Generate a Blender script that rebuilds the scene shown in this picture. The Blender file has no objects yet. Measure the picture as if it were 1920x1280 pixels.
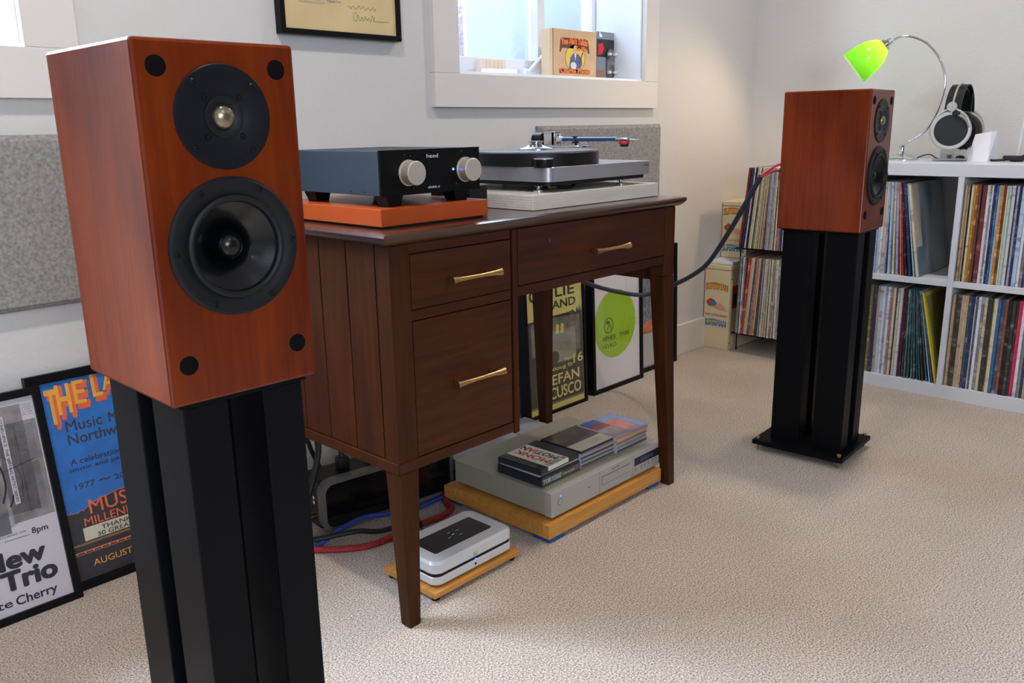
import bpy, bmesh, math, random
from mathutils import Vector, Matrix
S = bpy.context.scene
COL = S.collection
R = math.radians
random.seed(7)

# ---------------- camera, world, lights, exposure ----------------
FPX, YAW, PITCH, ROLL, CAMZ = 1595.98, 0.811046, 0.248029, -0.0163291, 0.925
fw = Vector((math.cos(PITCH)*math.sin(YAW), math.cos(PITCH)*math.cos(YAW), -math.sin(PITCH)))
rt = Vector((math.cos(YAW), -math.sin(YAW), 0)); up = rt.cross(fw)
c_, s_ = math.cos(ROLL), math.sin(ROLL)
rt2 = c_*rt + s_*up; up2 = -s_*rt + c_*up
cam = bpy.data.cameras.new('camera'); camo = bpy.data.objects.new('camera', cam); COL.objects.link(camo)
mw = Matrix((rt2, up2, -fw)).transposed().to_4x4(); mw.translation = Vector((0, 0, CAMZ))
camo.matrix_world = mw
cam.sensor_width = 36; cam.lens = FPX/1920*36; cam.clip_start = .02
S.camera = camo

W = bpy.data.worlds.new('sky'); S.world = W; W.use_nodes = True
bg = W.node_tree.nodes['Background']; bg.inputs[0].default_value = (.62, .78, 1, 1); bg.inputs[1].default_value = 6.0
S.view_settings.view_transform = 'Standard'; S.view_settings.look = 'None'
S.view_settings.exposure = 0.0; S.view_settings.gamma = 1; S.view_settings.use_curve_mapping = False

def area(name, loc, target, w, h, power, col, disk=False, portal=False, spread=180):
    l = bpy.data.lights.new(name, 'AREA'); l.shape = 'DISK' if disk else 'RECTANGLE'
    l.size = w; l.size_y = h; l.energy = power; l.color = col; l.spread = R(spread)
    if portal: l.cycles.is_portal = True
    o = bpy.data.objects.new(name, l); COL.objects.link(o); o.location = loc
    o.rotation_euler = (Vector(target)-Vector(loc)).to_track_quat('-Z', 'Y').to_euler()
    return o
# daylight through the three windows (two seen in the back wall, one in the wall behind the photographer), plus one added well light
WARM = (1, .89, .77)
CEIL = [(2.55, .95), (.55, .95), (2.55, -.9), (.55, -.9), (-1.3, .95), (-1.3, -.9)]
for cx, cy in CEIL:
    area('ceiling_lamp_light', (cx, cy, 2.385), (cx, cy, 0), .13, .13, (13 if cy > 0 else 4)*(.5 if cx < 0 else 1), WARM, disk=True, spread=150)
area('window_daylight', (.15, 2.62, 2.15), (.3, 1.0, .6), 1.2, .8, 70, (.60, .78, 1))
area('added_well_light', (.15, 2.6, 2.35), (.15, 2.62, 0), 1.3, .7, 800, (.66, .80, 1))  # added light over the left well, brightens its concrete for the cabinet's reflection
area('window_daylight', (2.3, 2.62, 2.15), (2.1, 1.0, .6), 1.2, .8, 40, (.62, .78, 1))
area('window_daylight', (-.6, -2.9, 1.5), (.8, 1.5, .6), 2.4, 1.3, 135, (.70, .83, 1))

# ---------------- helpers ----------------
def srgb(h):
    if isinstance(h, str):
        h = [int(h[i:i+2], 16)/255 for i in (0, 2, 4)]
    else: h = [v/255 for v in h]
    return tuple((v/12.92 if v <= .04045 else ((v+.055)/1.055)**2.4) for v in h)+(1,)
_m = {}
def mat(name, col, rough=.5, metal=0, coat=0, spec=.5, noise=None, bump=None, emit=None, coat_rough=.1):
    """noise=(scale,(sx,sy,sz),amount) mottles the colour; bump=(scale,dist)"""
    if name in _m: return _m[name]
    m = bpy.data.materials.new(name); m.use_nodes = True; nt = m.node_tree; b = nt.nodes['Principled BSDF']
    c = srgb(col); b.inputs['Base Color'].default_value = c
    b.inputs['Roughness'].default_value = rough; b.inputs['Metallic'].default_value = metal
    b.inputs['Coat Weight'].default_value = coat; b.inputs['Coat Roughness'].default_value = coat_rough
    b.inputs['Specular IOR Level'].default_value = spec
    if emit:
        b.inputs['Emission Color'].default_value = srgb(emit[0]); b.inputs['Emission Strength'].default_value = emit[1]
    if noise or bump:
        tc = nt.nodes.new('ShaderNodeTexCoord')
    if noise:
        mp = nt.nodes.new('ShaderNodeMapping'); mp.inputs['Scale'].default_value = noise[1]
        nt.links.new(tc.outputs['Object'], mp.inputs[0])
        n = nt.nodes.new('ShaderNodeTexNoise'); n.inputs['Scale'].default_value = noise[0]; n.inputs['Detail'].default_value = 5
        nt.links.new(mp.outputs[0], n.inputs['Vector'])
        r = nt.nodes.new('ShaderNodeValToRGB'); a = noise[2]
        r.color_ramp.elements[0].position = .3; r.color_ramp.elements[1].position = .7
        r.color_ramp.elements[0].color = tuple(max(0, v*(1-a)) for v in c[:3])+(1,)
        r.color_ramp.elements[1].color = tuple(min(1, v*(1+a)) for v in c[:3])+(1,)
        nt.links.new(n.outputs['Fac'], r.inputs[0]); nt.links.new(r.outputs[0], b.inputs['Base Color'])
    if bump:
        n2 = nt.nodes.new('ShaderNodeTexNoise'); n2.inputs['Scale'].default_value = bump[0]; n2.inputs['Detail'].default_value = 3
        nt.links.new(tc.outputs['Object'], n2.inputs['Vector'])
        bp = nt.nodes.new('ShaderNodeBump'); bp.inputs['Distance'].default_value = bump[1]; bp.inputs['Strength'].default_value = 1
        nt.links.new(n2.outputs['Fac'], bp.inputs['Height']); nt.links.new(bp.outputs[0], b.inputs['Normal'])
    _m[name] = m; return m

def wood(name, dark, light, axis='Z', scale=6, rough=.4, coat=.3, blotch=.5, coat_rough=.15, fine=.35, bump=.0003, spec=.5, coat_ior=1.5):
    """long soft grain along one axis plus broad blotches"""
    if name in _m: return _m[name]
    m = bpy.data.materials.new(name); m.use_nodes = True; nt = m.node_tree; b = nt.nodes['Principled BSDF']
    tc = nt.nodes.new('ShaderNodeTexCoord')
    def nz(sc, vec, det):
        mp = nt.nodes.new('ShaderNodeMapping'); mp.inputs['Scale'].default_value = vec
        nt.links.new(tc.outputs['Object'], mp.inputs[0])
        n = nt.nodes.new('ShaderNodeTexNoise'); n.inputs['Scale'].default_value = sc; n.inputs['Detail'].default_value = det
        n.inputs['Distortion'].default_value = .4
        nt.links.new(mp.outputs[0], n.inputs['Vector']); return n
    st = {'X': (.06, 1, 1), 'Y': (1, .06, 1), 'Z': (1, 1, .06)}[axis]
    st2 = {'X': (.4, 1, 1), 'Y': (1, .4, 1), 'Z': (1, 1, .35)}[axis]
    g = nz(scale*18, st, 6); bl = nz(scale*1.4, st2, 3)
    mx = nt.nodes.new('ShaderNodeMath'); mx.operation = 'MULTIPLY_ADD'; mx.inputs[1].default_value = fine
    mul = nt.nodes.new('ShaderNodeMath'); mul.operation = 'MULTIPLY'; mul.inputs[1].default_value = 1-fine
    nt.links.new(bl.outputs['Fac'], mul.inputs[0]); nt.links.new(g.outputs['Fac'], mx.inputs[0]); nt.links.new(mul.outputs[0], mx.inputs[2])
    r = nt.nodes.new('ShaderNodeValToRGB'); r.color_ramp.elements[0].position = .5-.22*(1-blotch+.4); r.color_ramp.elements[1].position = .5+.22*(1-blotch+.4)
    r.color_ramp.elements[0].color = srgb(dark); r.color_ramp.elements[1].color = srgb(light)
    nt.links.new(mx.outputs[0], r.inputs[0]); nt.links.new(r.outputs[0], b.inputs['Base Color'])
    b.inputs['Roughness'].default_value = rough; b.inputs['Coat Weight'].default_value = coat; b.inputs['Coat Roughness'].default_value = coat_rough
    b.inputs['Specular IOR Level'].default_value = spec; b.inputs['Coat IOR'].default_value = coat_ior
    if bump:
        bp = nt.nodes.new('ShaderNodeBump'); bp.inputs['Distance'].default_value = bump
        nt.links.new(g.outputs['Fac'], bp.inputs['Height']); nt.links.new(bp.outputs[0], b.inputs['Normal'])
    _m[name] = m; return m

def glass(name, col=(1, 1, 1, 1), refl=.06, k=.5):
    if name in _m: return _m[name]
    m = bpy.data.materials.new(name); m.use_nodes = True; nt = m.node_tree; nt.nodes.clear()
    o = nt.nodes.new('ShaderNodeOutputMaterial'); mix = nt.nodes.new('ShaderNodeMixShader')
    t = nt.nodes.new('ShaderNodeBsdfTransparent'); t.inputs[0].default_value = col
    g = nt.nodes.new('ShaderNodeBsdfGlossy'); g.inputs['Roughness'].default_value = .03
    lw = nt.nodes.new('ShaderNodeLayerWeight'); lw.inputs['Blend'].default_value = .25
    mu = nt.nodes.new('ShaderNodeMath'); mu.operation = 'MULTIPLY_ADD'; mu.inputs[1].default_value = k; mu.inputs[2].default_value = refl*.5
    nt.links.new(lw.outputs['Fresnel'], mu.inputs[0]); nt.links.new(mu.outputs[0], mix.inputs[0])
    nt.links.new(t.outputs[0], mix.inputs[1]); nt.links.new(g.outputs[0], mix.inputs[2]); nt.links.new(mix.outputs[0], o.inputs[0])
    _m[name] = m; return m

def spline(pts, k=8):
    P = [Vector(p) for p in pts]; out = []
    Q = [2*P[0]-P[1]]+P+[2*P[-1]-P[-2]]
    for i in range(1, len(Q)-2):
        a, b, c, d = Q[i-1:i+3]
        for j in range(k):
            t = j/k
            out.append(.5*((2*b)+(c-a)*t+(2*a-5*b+4*c-d)*t*t+(-a+3*b-3*c+d)*t**3))
    out.append(P[-1]); return out

class M:
    def __init__(s): s.v = []; s.f = []
    def add(s, v, f, T=None):
        o = len(s.v)
        s.v += [tuple(T @ Vector(p)) if T else tuple(p) for p in v]; s.f += [tuple(i+o for i in q) for q in f]; return s
    def box(s, x0, x1, y0, y1, z0, z1, b=0, seg=2, T=None):
        V = [(x, y, z) for x in (x0, x1) for y in (y0, y1) for z in (z0, z1)]
        F = [(0, 1, 3, 2), (4, 6, 7, 5), (0, 4, 5, 1), (2, 3, 7, 6), (0, 2, 6, 4), (1, 5, 7, 3)]
        if b <= 0: return s.add(V, F, T)
        bm = bmesh.new(); vs = [bm.verts.new(p) for p in V]
        for q in F: bm.faces.new([vs[i] for i in q])
        bmesh.ops.bevel(bm, geom=bm.edges[:], offset=b, segments=seg, profile=.5, affect='EDGES')
        bm.verts.index_update()
        s.add([v.co[:] for v in bm.verts], [[v.index for v in f.verts] for f in bm.faces], T); bm.free(); return s
    def lathe(s, prof, T=None, n=48):
        """profile of (r, z) from one end to the other, about local z"""
        v = []; f = []; m = len(prof)
        for i in range(n):
            a = 2*math.pi*i/n
            for r, z in prof: v.append((r*math.cos(a), r*math.sin(a), z))
        for i in range(n):
            j = (i+1) % n
            for k in range(m-1): f.append((i*m+k, j*m+k, j*m+k+1, i*m+k+1))
        return s.add(v, f, T)
    def cyl(s, p0, p1, r, r1=None, n=24, b=0):
        p0 = Vector(p0); p1 = Vector(p1); d = p1-p0; L = d.length
        T = Matrix.Translation(p0) @ d.to_track_quat('Z', 'Y').to_matrix().to_4x4()
        r1 = r if r1 is None else r1
        pr = [(0, 0), (r, 0), (r1, L), (0, L)] if not b else [(0, 0), (r-b, 0), (r, b), (r1, L-b), (r1-b, L), (0, L)]
        return s.lathe(pr, T, n)
    def tube(s, pts, r, n=8, sm=0):
        P = spline(pts, sm) if sm else [Vector(p) for p in pts]
        v = []; f = []; nrm = None
        for i, p in enumerate(P):
            d = (P[min(i+1, len(P)-1)]-P[max(i-1, 0)]).normalized()
            if nrm is None: nrm = d.orthogonal().normalized()
            nrm = (nrm-d*nrm.dot(d)).normalized(); bn = d.cross(nrm)
            rr = r(i/(len(P)-1)) if callable(r) else r
            for k in range(n):
                a = 2*math.pi*k/n; v.append(p+rr*(math.cos(a)*nrm+math.sin(a)*bn))
        for i in range(len(P)-1):
            for k in range(n):
                k2 = (k+1) % n; f.append((i*n+k, i*n+k2, (i+1)*n+k2, (i+1)*n+k))
        f.append(tuple(range(n))[::-1]); f.append(tuple((len(P)-1)*n+k for k in range(n)))
        return s.add(v, f)
    def prism(s, poly, d, O=(0, 0, 0), X=(1, 0, 0), Y=(0, 0, 1)):
        """polygon in the X,Y plane at O pushed back by d along -(X x Y)"""
        O = Vector(O); X = Vector(X); Y = Vector(Y); N = X.cross(Y).normalized(); n = len(poly)
        a = [O+X*p[0]+Y*p[1] for p in poly]; b = [p-N*d for p in a]
        f = [tuple(range(n)), tuple(range(n, 2*n))[::-1]]+[(i, i+n, (i+1) % n+n, (i+1) % n) for i in range(n)]
        return s.add(a+b, f)
    def build(s, name, m, parent=None, loc=None, rot=None, smooth=35):
        me = bpy.data.meshes.new(name); me.from_pydata([tuple(p) for p in s.v], [], s.f)
        bm = bmesh.new(); bm.from_mesh(me); bmesh.ops.recalc_face_normals(bm, faces=bm.faces); bm.to_mesh(me); bm.free()
        if smooth:
            me.polygons.foreach_set('use_smooth', [True]*len(me.polygons)); me.set_sharp_from_angle(angle=R(smooth))
        me.materials.append(m); o = bpy.data.objects.new(name, me); COL.objects.link(o)
        if parent: o.parent = parent
        if loc: o.location = loc
        if rot: o.rotation_euler = rot
        return o
def tag(o, label=None, cat=None, group=None, kind=None):
    for k, v in (('label', label), ('category', cat), ('group', group), ('kind', kind)):
        if v: o[k] = v
    return o
def thing(name, label, cat, loc=(0, 0, 0), rz=0, group=None, rx=0):
    o = bpy.data.objects.new(name, None); COL.objects.link(o); o.empty_display_size = .02
    o.location = loc; o.rotation_euler = (rx, 0, rz); return tag(o, label, cat, group)
def wn(o):
    md = o.modifiers.new('weighted', 'WEIGHTED_NORMAL'); md.keep_sharp = True; md.weight = 80; return o
def bx(name, m, parent, *a, b=0, **k):
    o = M().box(*a, b=b).build(name, m, parent, **k)
    return wn(o) if b else o
def text(s, m, parent, P, X, Y, w=None, h=None, bold=0, ext=.0002, shear=0, name='lettering', arc=0, serif=False):
    """lettering fitted into a w x h rectangle whose lower left corner is P"""
    cu = bpy.data.curves.new('t', 'FONT'); cu.body = s; cu.size = 1; cu.resolution_u = 3; cu.shear = shear
    cu.space_line = .85
    o = bpy.data.objects.new('t', cu); COL.objects.link(o)
    bpy.context.view_layer.update()
    me = bpy.data.meshes.new_from_object(o.evaluated_get(bpy.context.evaluated_depsgraph_get()))
    bpy.data.objects.remove(o); bpy.data.curves.remove(cu)
    V = [v.co.copy() for v in me.vertices]
    x0 = min(v.x for v in V); x1 = max(v.x for v in V); y0 = min(v.y for v in V); y1 = max(v.y for v in V)
    sx = w/(x1-x0) if w else None; sy = h/(y1-y0) if h else None
    sx = sx or sy; sy = sy or sx
    P = Vector(P); X = Vector(X).normalized(); Y = Vector(Y).normalized(); N = X.cross(Y)
    for v, q in zip(me.vertices, V):
        u = (q.x-x0)*sx; t = (q.y-y0)*sy
        if arc: t += arc*(4*(u/w)*(1-u/w))
        v.co = P+X*u+Y*t+N*ext
    if bold:      # heavier strokes: the same glyphs laid again a little to every side
        hh = max(1e-4, (y1-y0)*sy); rb = min(bold*.55*hh, .5*hh); nv = len(me.vertices)
        base = [v.co.copy() for v in me.vertices]; fs = [tuple(q.vertices) for q in me.polygons]; vv = list(base); ff = list(fs)
        for k in range(8):
            dx = X*rb*math.cos(k*math.pi/4)+Y*rb*.8*math.sin(k*math.pi/4)-N*(.00002*(k+1)); o_ = len(vv)
            vv += [q+dx for q in base]; ff += [tuple(i+o_ for i in q) for q in fs]
        me = bpy.data.meshes.new(name); me.from_pydata([tuple(q) for q in vv], [], ff)
    me.name = name; me.materials.clear(); me.materials.append(m)
    ob = bpy.data.objects.new(name, me); COL.objects.link(ob)
    if parent: ob.parent = parent
    return ob
def poly(pts, m, parent, name, X=(1, 0, 0), Y=(0, 0, 1), O=(0, 0, 0), d=.0004):
    return M().prism(pts, d, Vector(O)+Vector(X).cross(Vector(Y))*d, X, Y).build(name, m, parent, smooth=0)
def rect(x0, x1, y0, y1): return [(x0, y0), (x1, y0), (x1, y1), (x0, y1)]
def disc(cx, cy, rx, ry=None, n=40):
    ry = ry or rx; return [(cx+rx*math.cos(2*math.pi*i/n), cy+ry*math.sin(2*math.pi*i/n)) for i in range(n)]
def ordinal(n):
    ones = 'first second third fourth fifth sixth seventh eighth ninth tenth eleventh twelfth thirteenth fourteenth fifteenth sixteenth seventeenth eighteenth nineteenth'.split()
    if n < 20: return ones[n-1]
    t = {2: ('twenty', 'twentieth'), 3: ('thirty', 'thirtieth'), 4: ('forty', 'fortieth'), 5: ('fifty', 'fiftieth'), 6: ('sixty', 'sixtieth')}[n//10]
    return t[1] if n % 10 == 0 else t[0]+'-'+ones[n % 10-1]

# ---------------- room ----------------
WY, WX, LX, RY, CZ = 1.84, 3.444, -2.6, -3.0, 2.4
wallm = mat('wall_paint', (206, 204, 203), .75, bump=(160, .0009), spec=.25)
trimm = mat('trim_paint', (216, 212, 209), .45, spec=.4)
whitem = mat('white_window_paint', (226, 230, 236), .4)
def carpet():
    m = bpy.data.materials.new('carpet'); m.use_nodes = True; nt = m.node_tree; b = nt.nodes['Principled BSDF']
    tc = nt.nodes.new('ShaderNodeTexCoord')
    def nz(sc, d=2, ro=.6):
        n = nt.nodes.new('ShaderNodeTexNoise'); n.inputs['Scale'].default_value = sc; n.inputs['Detail'].default_value = d
        n.inputs['Roughness'].default_value = ro
        nt.links.new(tc.outputs['Object'], n.inputs['Vector']); return n
    a = nz(310, 2, .7); big = nz(3.2, 4)
    r = nt.nodes.new('ShaderNodeValToRGB'); e = r.color_ramp.elements
    e[0].position = .34; e[0].color = srgb((106, 92, 79)); e[1].position = .66; e[1].color = srgb((230, 216, 201))
    mid = e.new(.5); mid.color = srgb((184, 169, 154))
    nt.links.new(a.outputs['Fac'], r.inputs[0])
    mx = nt.nodes.new('ShaderNodeMix'); mx.data_type = 'RGBA'; mx.blend_type = 'MULTIPLY'; mx.inputs[0].default_value = 1
    r2 = nt.nodes.new('ShaderNodeValToRGB'); r2.color_ramp.elements[0].position = .3; r2.color_ramp.elements[1].position = .7
    r2.color_ramp.elements[0].color = (.86, .86, .86, 1); r2.color_ramp.elements[1].color = (1, 1, 1, 1)
    nt.links.new(big.outputs['Fac'], r2.inputs[0])
    nt.links.new(r.outputs[0], mx.inputs[6]); nt.links.new(r2.outputs[0], mx.inputs[7]); nt.links.new(mx.outputs[2], b.inputs['Base Color'])
    b.inputs['Roughness'].default_value = 1; b.inputs['Specular IOR Level'].default_value = .05
    b.inputs['Sheen Weight'].default_value = .15
    vo = nt.nodes.new('ShaderNodeTexVoronoi'); vo.inputs['Scale'].default_value = 330
    nt.links.new(tc.outputs['Object'], vo.inputs['Vector'])
    bp = nt.nodes.new('ShaderNodeBump'); bp.inputs['Distance'].default_value = .0022; bp.inputs['Strength'].default_value = .8; bp.invert = True
    nt.links.new(vo.outputs['Distance'], bp.inputs['Height']); nt.links.new(bp.outputs[0], b.inputs['Normal'])
    return m
carpetm = carpet()
def struct(name, m, *boxes, parent=None, b=0):
    mm = M()
    for q in boxes: mm.box(*q, b=b)
    return tag(wn(mm.build(name, m, parent, smooth=35)) if b else mm.build(name, m, parent, smooth=0), kind='structure')
struct('floor', carpetm, (LX, WX, RY, WY, -.05, 0))
struct('ceiling', wallm, (LX-.1, WX+.1, RY-.1, WY+.25, CZ, CZ+.08))
# openings of the two back windows
OP1 = (-.30, .600, 1.084, 2.02)     # left window
OP2 = (1.722, 2.626, 1.070, 2.02)   # right window
struct('wall_back', wallm,
       (LX-.1, OP1[0], WY, WY+.27, 0, CZ), (OP1[1], OP2[0], WY, WY+.27, 0, CZ), (OP2[1], WX+.1, WY, WY+.27, 0, CZ),
       (OP1[0], OP1[1], WY, WY+.27, 0, OP1[2]), (OP1[0], OP1[1], WY, WY+.27, OP1[3], CZ),
       (OP2[0], OP2[1], WY, WY+.27, 0, OP2[2]), (OP2[0], OP2[1], WY, WY+.27, OP2[3], CZ))
struct('wall_right', wallm, (WX, WX+.1, RY-.1, WY+.27, 0, CZ))
struct('wall_left', wallm, (LX-.1, LX, RY-.1, WY, 0, CZ))
struct('wall_front', mat('bounce_cutting_taupe', (120, 110, 104), .8), (LX, WX, RY-.1, RY, 0, CZ))  # unseen wall, given a dark tone to cut bounce and cabinet reflections
struct('baseboard_back', trimm, (LX, WX, WY-.014, WY, 0, .128), b=.003)
struct('baseboard_right', trimm, (WX-.014, WX, RY, WY-.014, 0, .128), b=.003)
def casing(i, op, x0, x1, zb, ztop=2.12):
    root = thing('trim_%d' % i, None, None); tag(root, kind='structure')
    t = .02; y0 = WY-t
    bx('board', trimm, root, x0, x1, y0, WY, zb, op[2], b=.0015)
    bx('board', trimm, root, x0, x1, y0, WY, op[3], ztop, b=.0015)
    bx('board', trimm, root, x0, op[0], y0, WY, op[2], op[3], b=.0015)
    bx('board', trimm, root, op[1], x1, y0, WY, op[2], op[3], b=.0015)
casing(1, OP1, -.40, .699, .9905)
casing(2, OP2, 1.629, 2.704, .9785)
paneg = glass('window_glass')
concm = mat('window_well_concrete', (176, 158, 168), .9, noise=(5, (1, 1, 1), .16), bump=(30, .01))
frostm = mat('frosted_white_board', (214, 232, 240), .8)
def window(i, op, mull):
    root = thing('window_%d' % i, None, None); tag(root, kind='structure')
    x0, x1, z0, z1 = op; e = .003
    for q in ((x0, x1, WY-.004, WY+.24, z0, z0+.008), (x0, x1, WY, WY+.24, z1-.008, z1), (x0, x0+.008, WY, WY+.24, z0, z1), (x1-.008, x1, WY, WY+.24, z0, z1)):
        bx('jamb_board', whitem, root, *q, b=.001)
    y = WY+.20
    fx0, fx1 = x0+.008, x1-.008; fz0, fz1 = z0+.008, z1-.008
    fr = M()
    for q in ((fx0, fx1, y, y+.05, fz0, fz0+.062), (fx0, fx1, y, y+.05, fz1-.05, fz1), (fx0, fx0+.02, y, y+.05, fz0, fz1), (fx1-.02, fx1, y, y+.05, fz0, fz1)): fr.box(*q, b=.003)
    fr.build('frame', whitem, root)
    bx('mullion', whitem, root, mull-.018, mull+.018, y-.006, y+.04, fz0+.06, fz1-.04, b=.004)
    bx('pane', paneg, root, fx0+.02, mull-.018, y+.022, y+.026, fz0+.06, fz1-.05)
    bx('pane', paneg, root, mull+.018, fx1-.02, y+.022, y+.026, fz0+.06, fz1-.05)
    return root
w1 = window(1, OP1, .15)
w2 = window(2, OP2, 2.312)
# casement crank on the sill of window 2
mm = M(); mm.box(2.20, 2.29, WY+.175, WY+.2, 1.085, 1.11, b=.004); mm.tube([(2.215, WY+.17, 1.10), (2.26, WY+.16, 1.14), (2.305, WY+.15, 1.183)], .005, sm=4); mm.cyl((2.305, WY+.165, 1.183), (2.305, WY+.135, 1.190), .008)
mm.build('crank_handle', whitem, w2)
# window wells outside, open to the sky
for i, (a, b) in enumerate(((-.8, 1.0), (1.35, 3.35))):
    struct('trim_%d' % (3+i), concm, (a, b, 3.0, 3.12, .6, 1.95), (a-.12, a, WY+.27, 3.12, .6, 1.95), (b, b+.12, WY+.27, 3.12, .6, 1.95), (a-.12, b+.12, WY+.27, 3.12, .5, .6))
# pale board leaning outside the right half of window 2
struct('trim_5', frostm, (2.36, 3.2, 2.45, 2.47, .6, 1.9))
# ceiling lamps
for cx, cy in CEIL:
    t = thing('ceiling_lamp', 'round recessed ceiling lamp in the white ceiling', 'lamp', (cx, cy, 2.4), group='recessed ceiling lamps')
    M().lathe([(.062, -.001), (.085, -.001), (.085, -.008), (.066, -.011), (.062, -.001)], n=32).build('trim_ring', whitem, t)

# ---------------- loudspeakers and stands ----------------
cherry = wood('cherry_veneer', (80, 22, 2), (128, 50, 10), 'Z', 5, rough=.5, coat=.6, spec=.02, blotch=.6, coat_rough=.25, coat_ior=1.5, fine=.3, bump=.0001)
blackm = mat('satin_black', (12, 13, 16), .45, spec=.3)
blackp = mat('powder_black_metal', (10, 11, 14), .45, spec=.1, bump=(900, .00015))
drvm = mat('driver_plate_black', (20, 21, 27), .45, spec=.2)
conem = mat('woofer_cone', (8, 9, 12), .25, spec=.3, coat=.3, coat_rough=.1)
rubm = mat('black_rubber', (18, 19, 24), .5, spec=.3)
foamm = mat('black_plug', (8, 8, 10), .8, spec=.1)
domem = mat('metal_dome', (150, 140, 118), .28, metal=.9)
brass = mat('brass', (186, 152, 98), .28, metal=1)
XN = Matrix.Rotation(R(90), 4, 'X')      # local z -> -y (out of the front)
def FT(x, y, z): return Matrix.Translation((x, y, z)) @ XN
def speaker(loc, rz, w, d, h, label):
    t = thing('loudspeaker', label, 'speaker', loc, rz, 'bookshelf speaker pair')
    bx('cabinet', cherry, t, -w/2, w/2, 0, d, 0, h, b=.0035)
    k = w/.178
    # tweeter
    tz = h-.0755*k
    M().lathe([(0, 0), (.0535*k, 0), (.0535*k, .0015), (.0525*k, .0025), (.021*k, .0025), (.0195*k, .0015), (.014*k, -.0005), (0, -.0005)][::-1], FT(0, 0, tz)).build('tweeter_plate', drvm, t)
    M().lathe([(.0205*k, .0025), (.0215*k, .0031), (.0195*k, .0034), (.0125*k, .0005)], FT(0, 0, tz)).build('tweeter_surround', rubm, t)
    M().lathe([(.0125*k*math.cos(a), .0004+.0085*math.sin(a)) for a in [R(v) for v in range(0, 91, 10)]], FT(0, 0, tz)).build('tweeter_dome', domem, t)
    def screws(r, n, z, a0, sz, cz):
        for i in range(n):
            a = R(a0+360*i/n)
            s = M().lathe([(0, 0), (sz, 0), (sz, .0008), (sz*.8, .0018), (sz*.45, .0019), (sz*.4, .0009), (0, .0009)], FT(r*math.cos(a), -cz, z+r*math.sin(a)), 20)
            s.build('screw', blackm, t)
    screws(.046*k, 4, tz, 42, .0037*k, .0024); screws(.0275*k, 4, tz, 45, .0034*k, .0024)
    # woofer
    wz = h-.2105*k
    P = [(.0745, 0), (.0745, .002), (.0715, .0046), (.066, .0050), (.0605, .0030), (.0565, .0022)]
    M().lathe([(a*k, b) for a, b in P], FT(0, 0, wz), 72).build('woofer_frame', rubm, t)
    P = [(.0565, .0022), (.0550, .0062), (.0520, .0072), (.0490, .0060), (.0475, .0012)]
    M().lathe([(a*k, b) for a, b in P], FT(0, 0, wz), 72).build('surround', rubm, t)
    P = [(.0475, .0012), (.040, -.0040), (.030, -.0110), (.022, -.0190), (.0175, -.026)]
    M().lathe([(a*k, b+.0) for a, b in P], FT(0, 0, wz), 72).build('cone', conem, t)
    P = [(.0175, -.026), (.0155, -.0165)]+[(.0155*math.cos(a), -.0155+.013*math.sin(a)) for a in [R(v) for v in range(0, 91, 9)]]
    M().lathe([(a*k, b) for a, b in P], FT(0, 0, wz), 48).build('dust_cap', conem, t)
    screws(.0678*k, 6, wz, 62, .0042*k, .0042)
    for sx, z in ((-1, h-.0265*k), (1, h-.0265*k), (-1, .0435*k), (1, .0435*k)):
        M().lathe([(0, .001), (.0095*k, .001), (.0103*k, .0006), (.0103*k, 0)], FT(sx*.066*k, 0, z), 32).build('grille_socket', foamm, t)
    # rear terminals
    for sx in (-.02, .02):
        M().cyl((sx, d, .09), (sx, d+.02, .09), .006).build('terminal', brass, t)
    return t
# opening for the cone: the cabinet front keeps a shallow dish
LS = speaker((.458, .842, .642), -.0154, .1766, .2275, .3714, 'large cherry wood speaker in the left foreground on a black stand')
RS = speaker((2.295, .858, .642), .0581, .183, .225, .358, 'smaller looking cherry wood speaker on black stand in front of white record shelf')
# cut the woofer recess into both cabinets
for root, k, h in ((LS, .1766/.178, .3714), (RS, .183/.178, .358)):
    cab = [c for c in COL.objects if c.parent == root and c.name.startswith('cabinet')][0]
    cut = M().lathe([(0, -.045), (.052*k, -.045), (.052*k, .02), (0, .02)], FT(0, 0, h-.2105*k), 48).build('cutter', cherry)
    md = cab.modifiers.new('cut', 'BOOLEAN'); md.object = cut; md.operation = 'DIFFERENCE'; md.solver = 'EXACT'
    cut.parent = root
    bpy.context.view_layer.update()
    me = bpy.data.meshes.new_from_object(cab.evaluated_get(bpy.context.evaluated_depsgraph_get()))
    cab.modifiers.clear(); cab.data = me; me.polygons.foreach_set('use_smooth', [False]*len(me.polygons))
    bpy.data.objects.remove(cut)
def stand(loc, rz, label):
    t = thing('speaker_stand', label, 'stand', loc, rz, 'speaker stands')
    bx('base_plate', blackp, t, -.12, .114, -.012, .248, .020, .033, b=.002)
    bx('top_plate', blackp, t, -.078, .078, .008, .215, .636, .642, b=.001)
    for x in (-.047, .047):
        for y in (.051, .172):
            bx('pillar', blackp, t, x-.026, x+.026, y-.041, y+.041, .033, .636, b=.0025)
    for x in (-.107, .101):
        for y in (.002, .234):
            m_ = M(); m_.cyl((x, y, .033), (x, y, .042), .0055, n=12, b=.001); m_.cyl((x, y, 0), (x, y, .020), .0015, .0045, n=12)
            m_.build('spike', brass, t)
    return t
stand((.458, .842, 0), -.0154, 'black four-pillar speaker stand in the left foreground')
stand((2.295, .858, 0), .0581, 'black four-pillar speaker stand with brass-spiked base plate before the record shelf')

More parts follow.
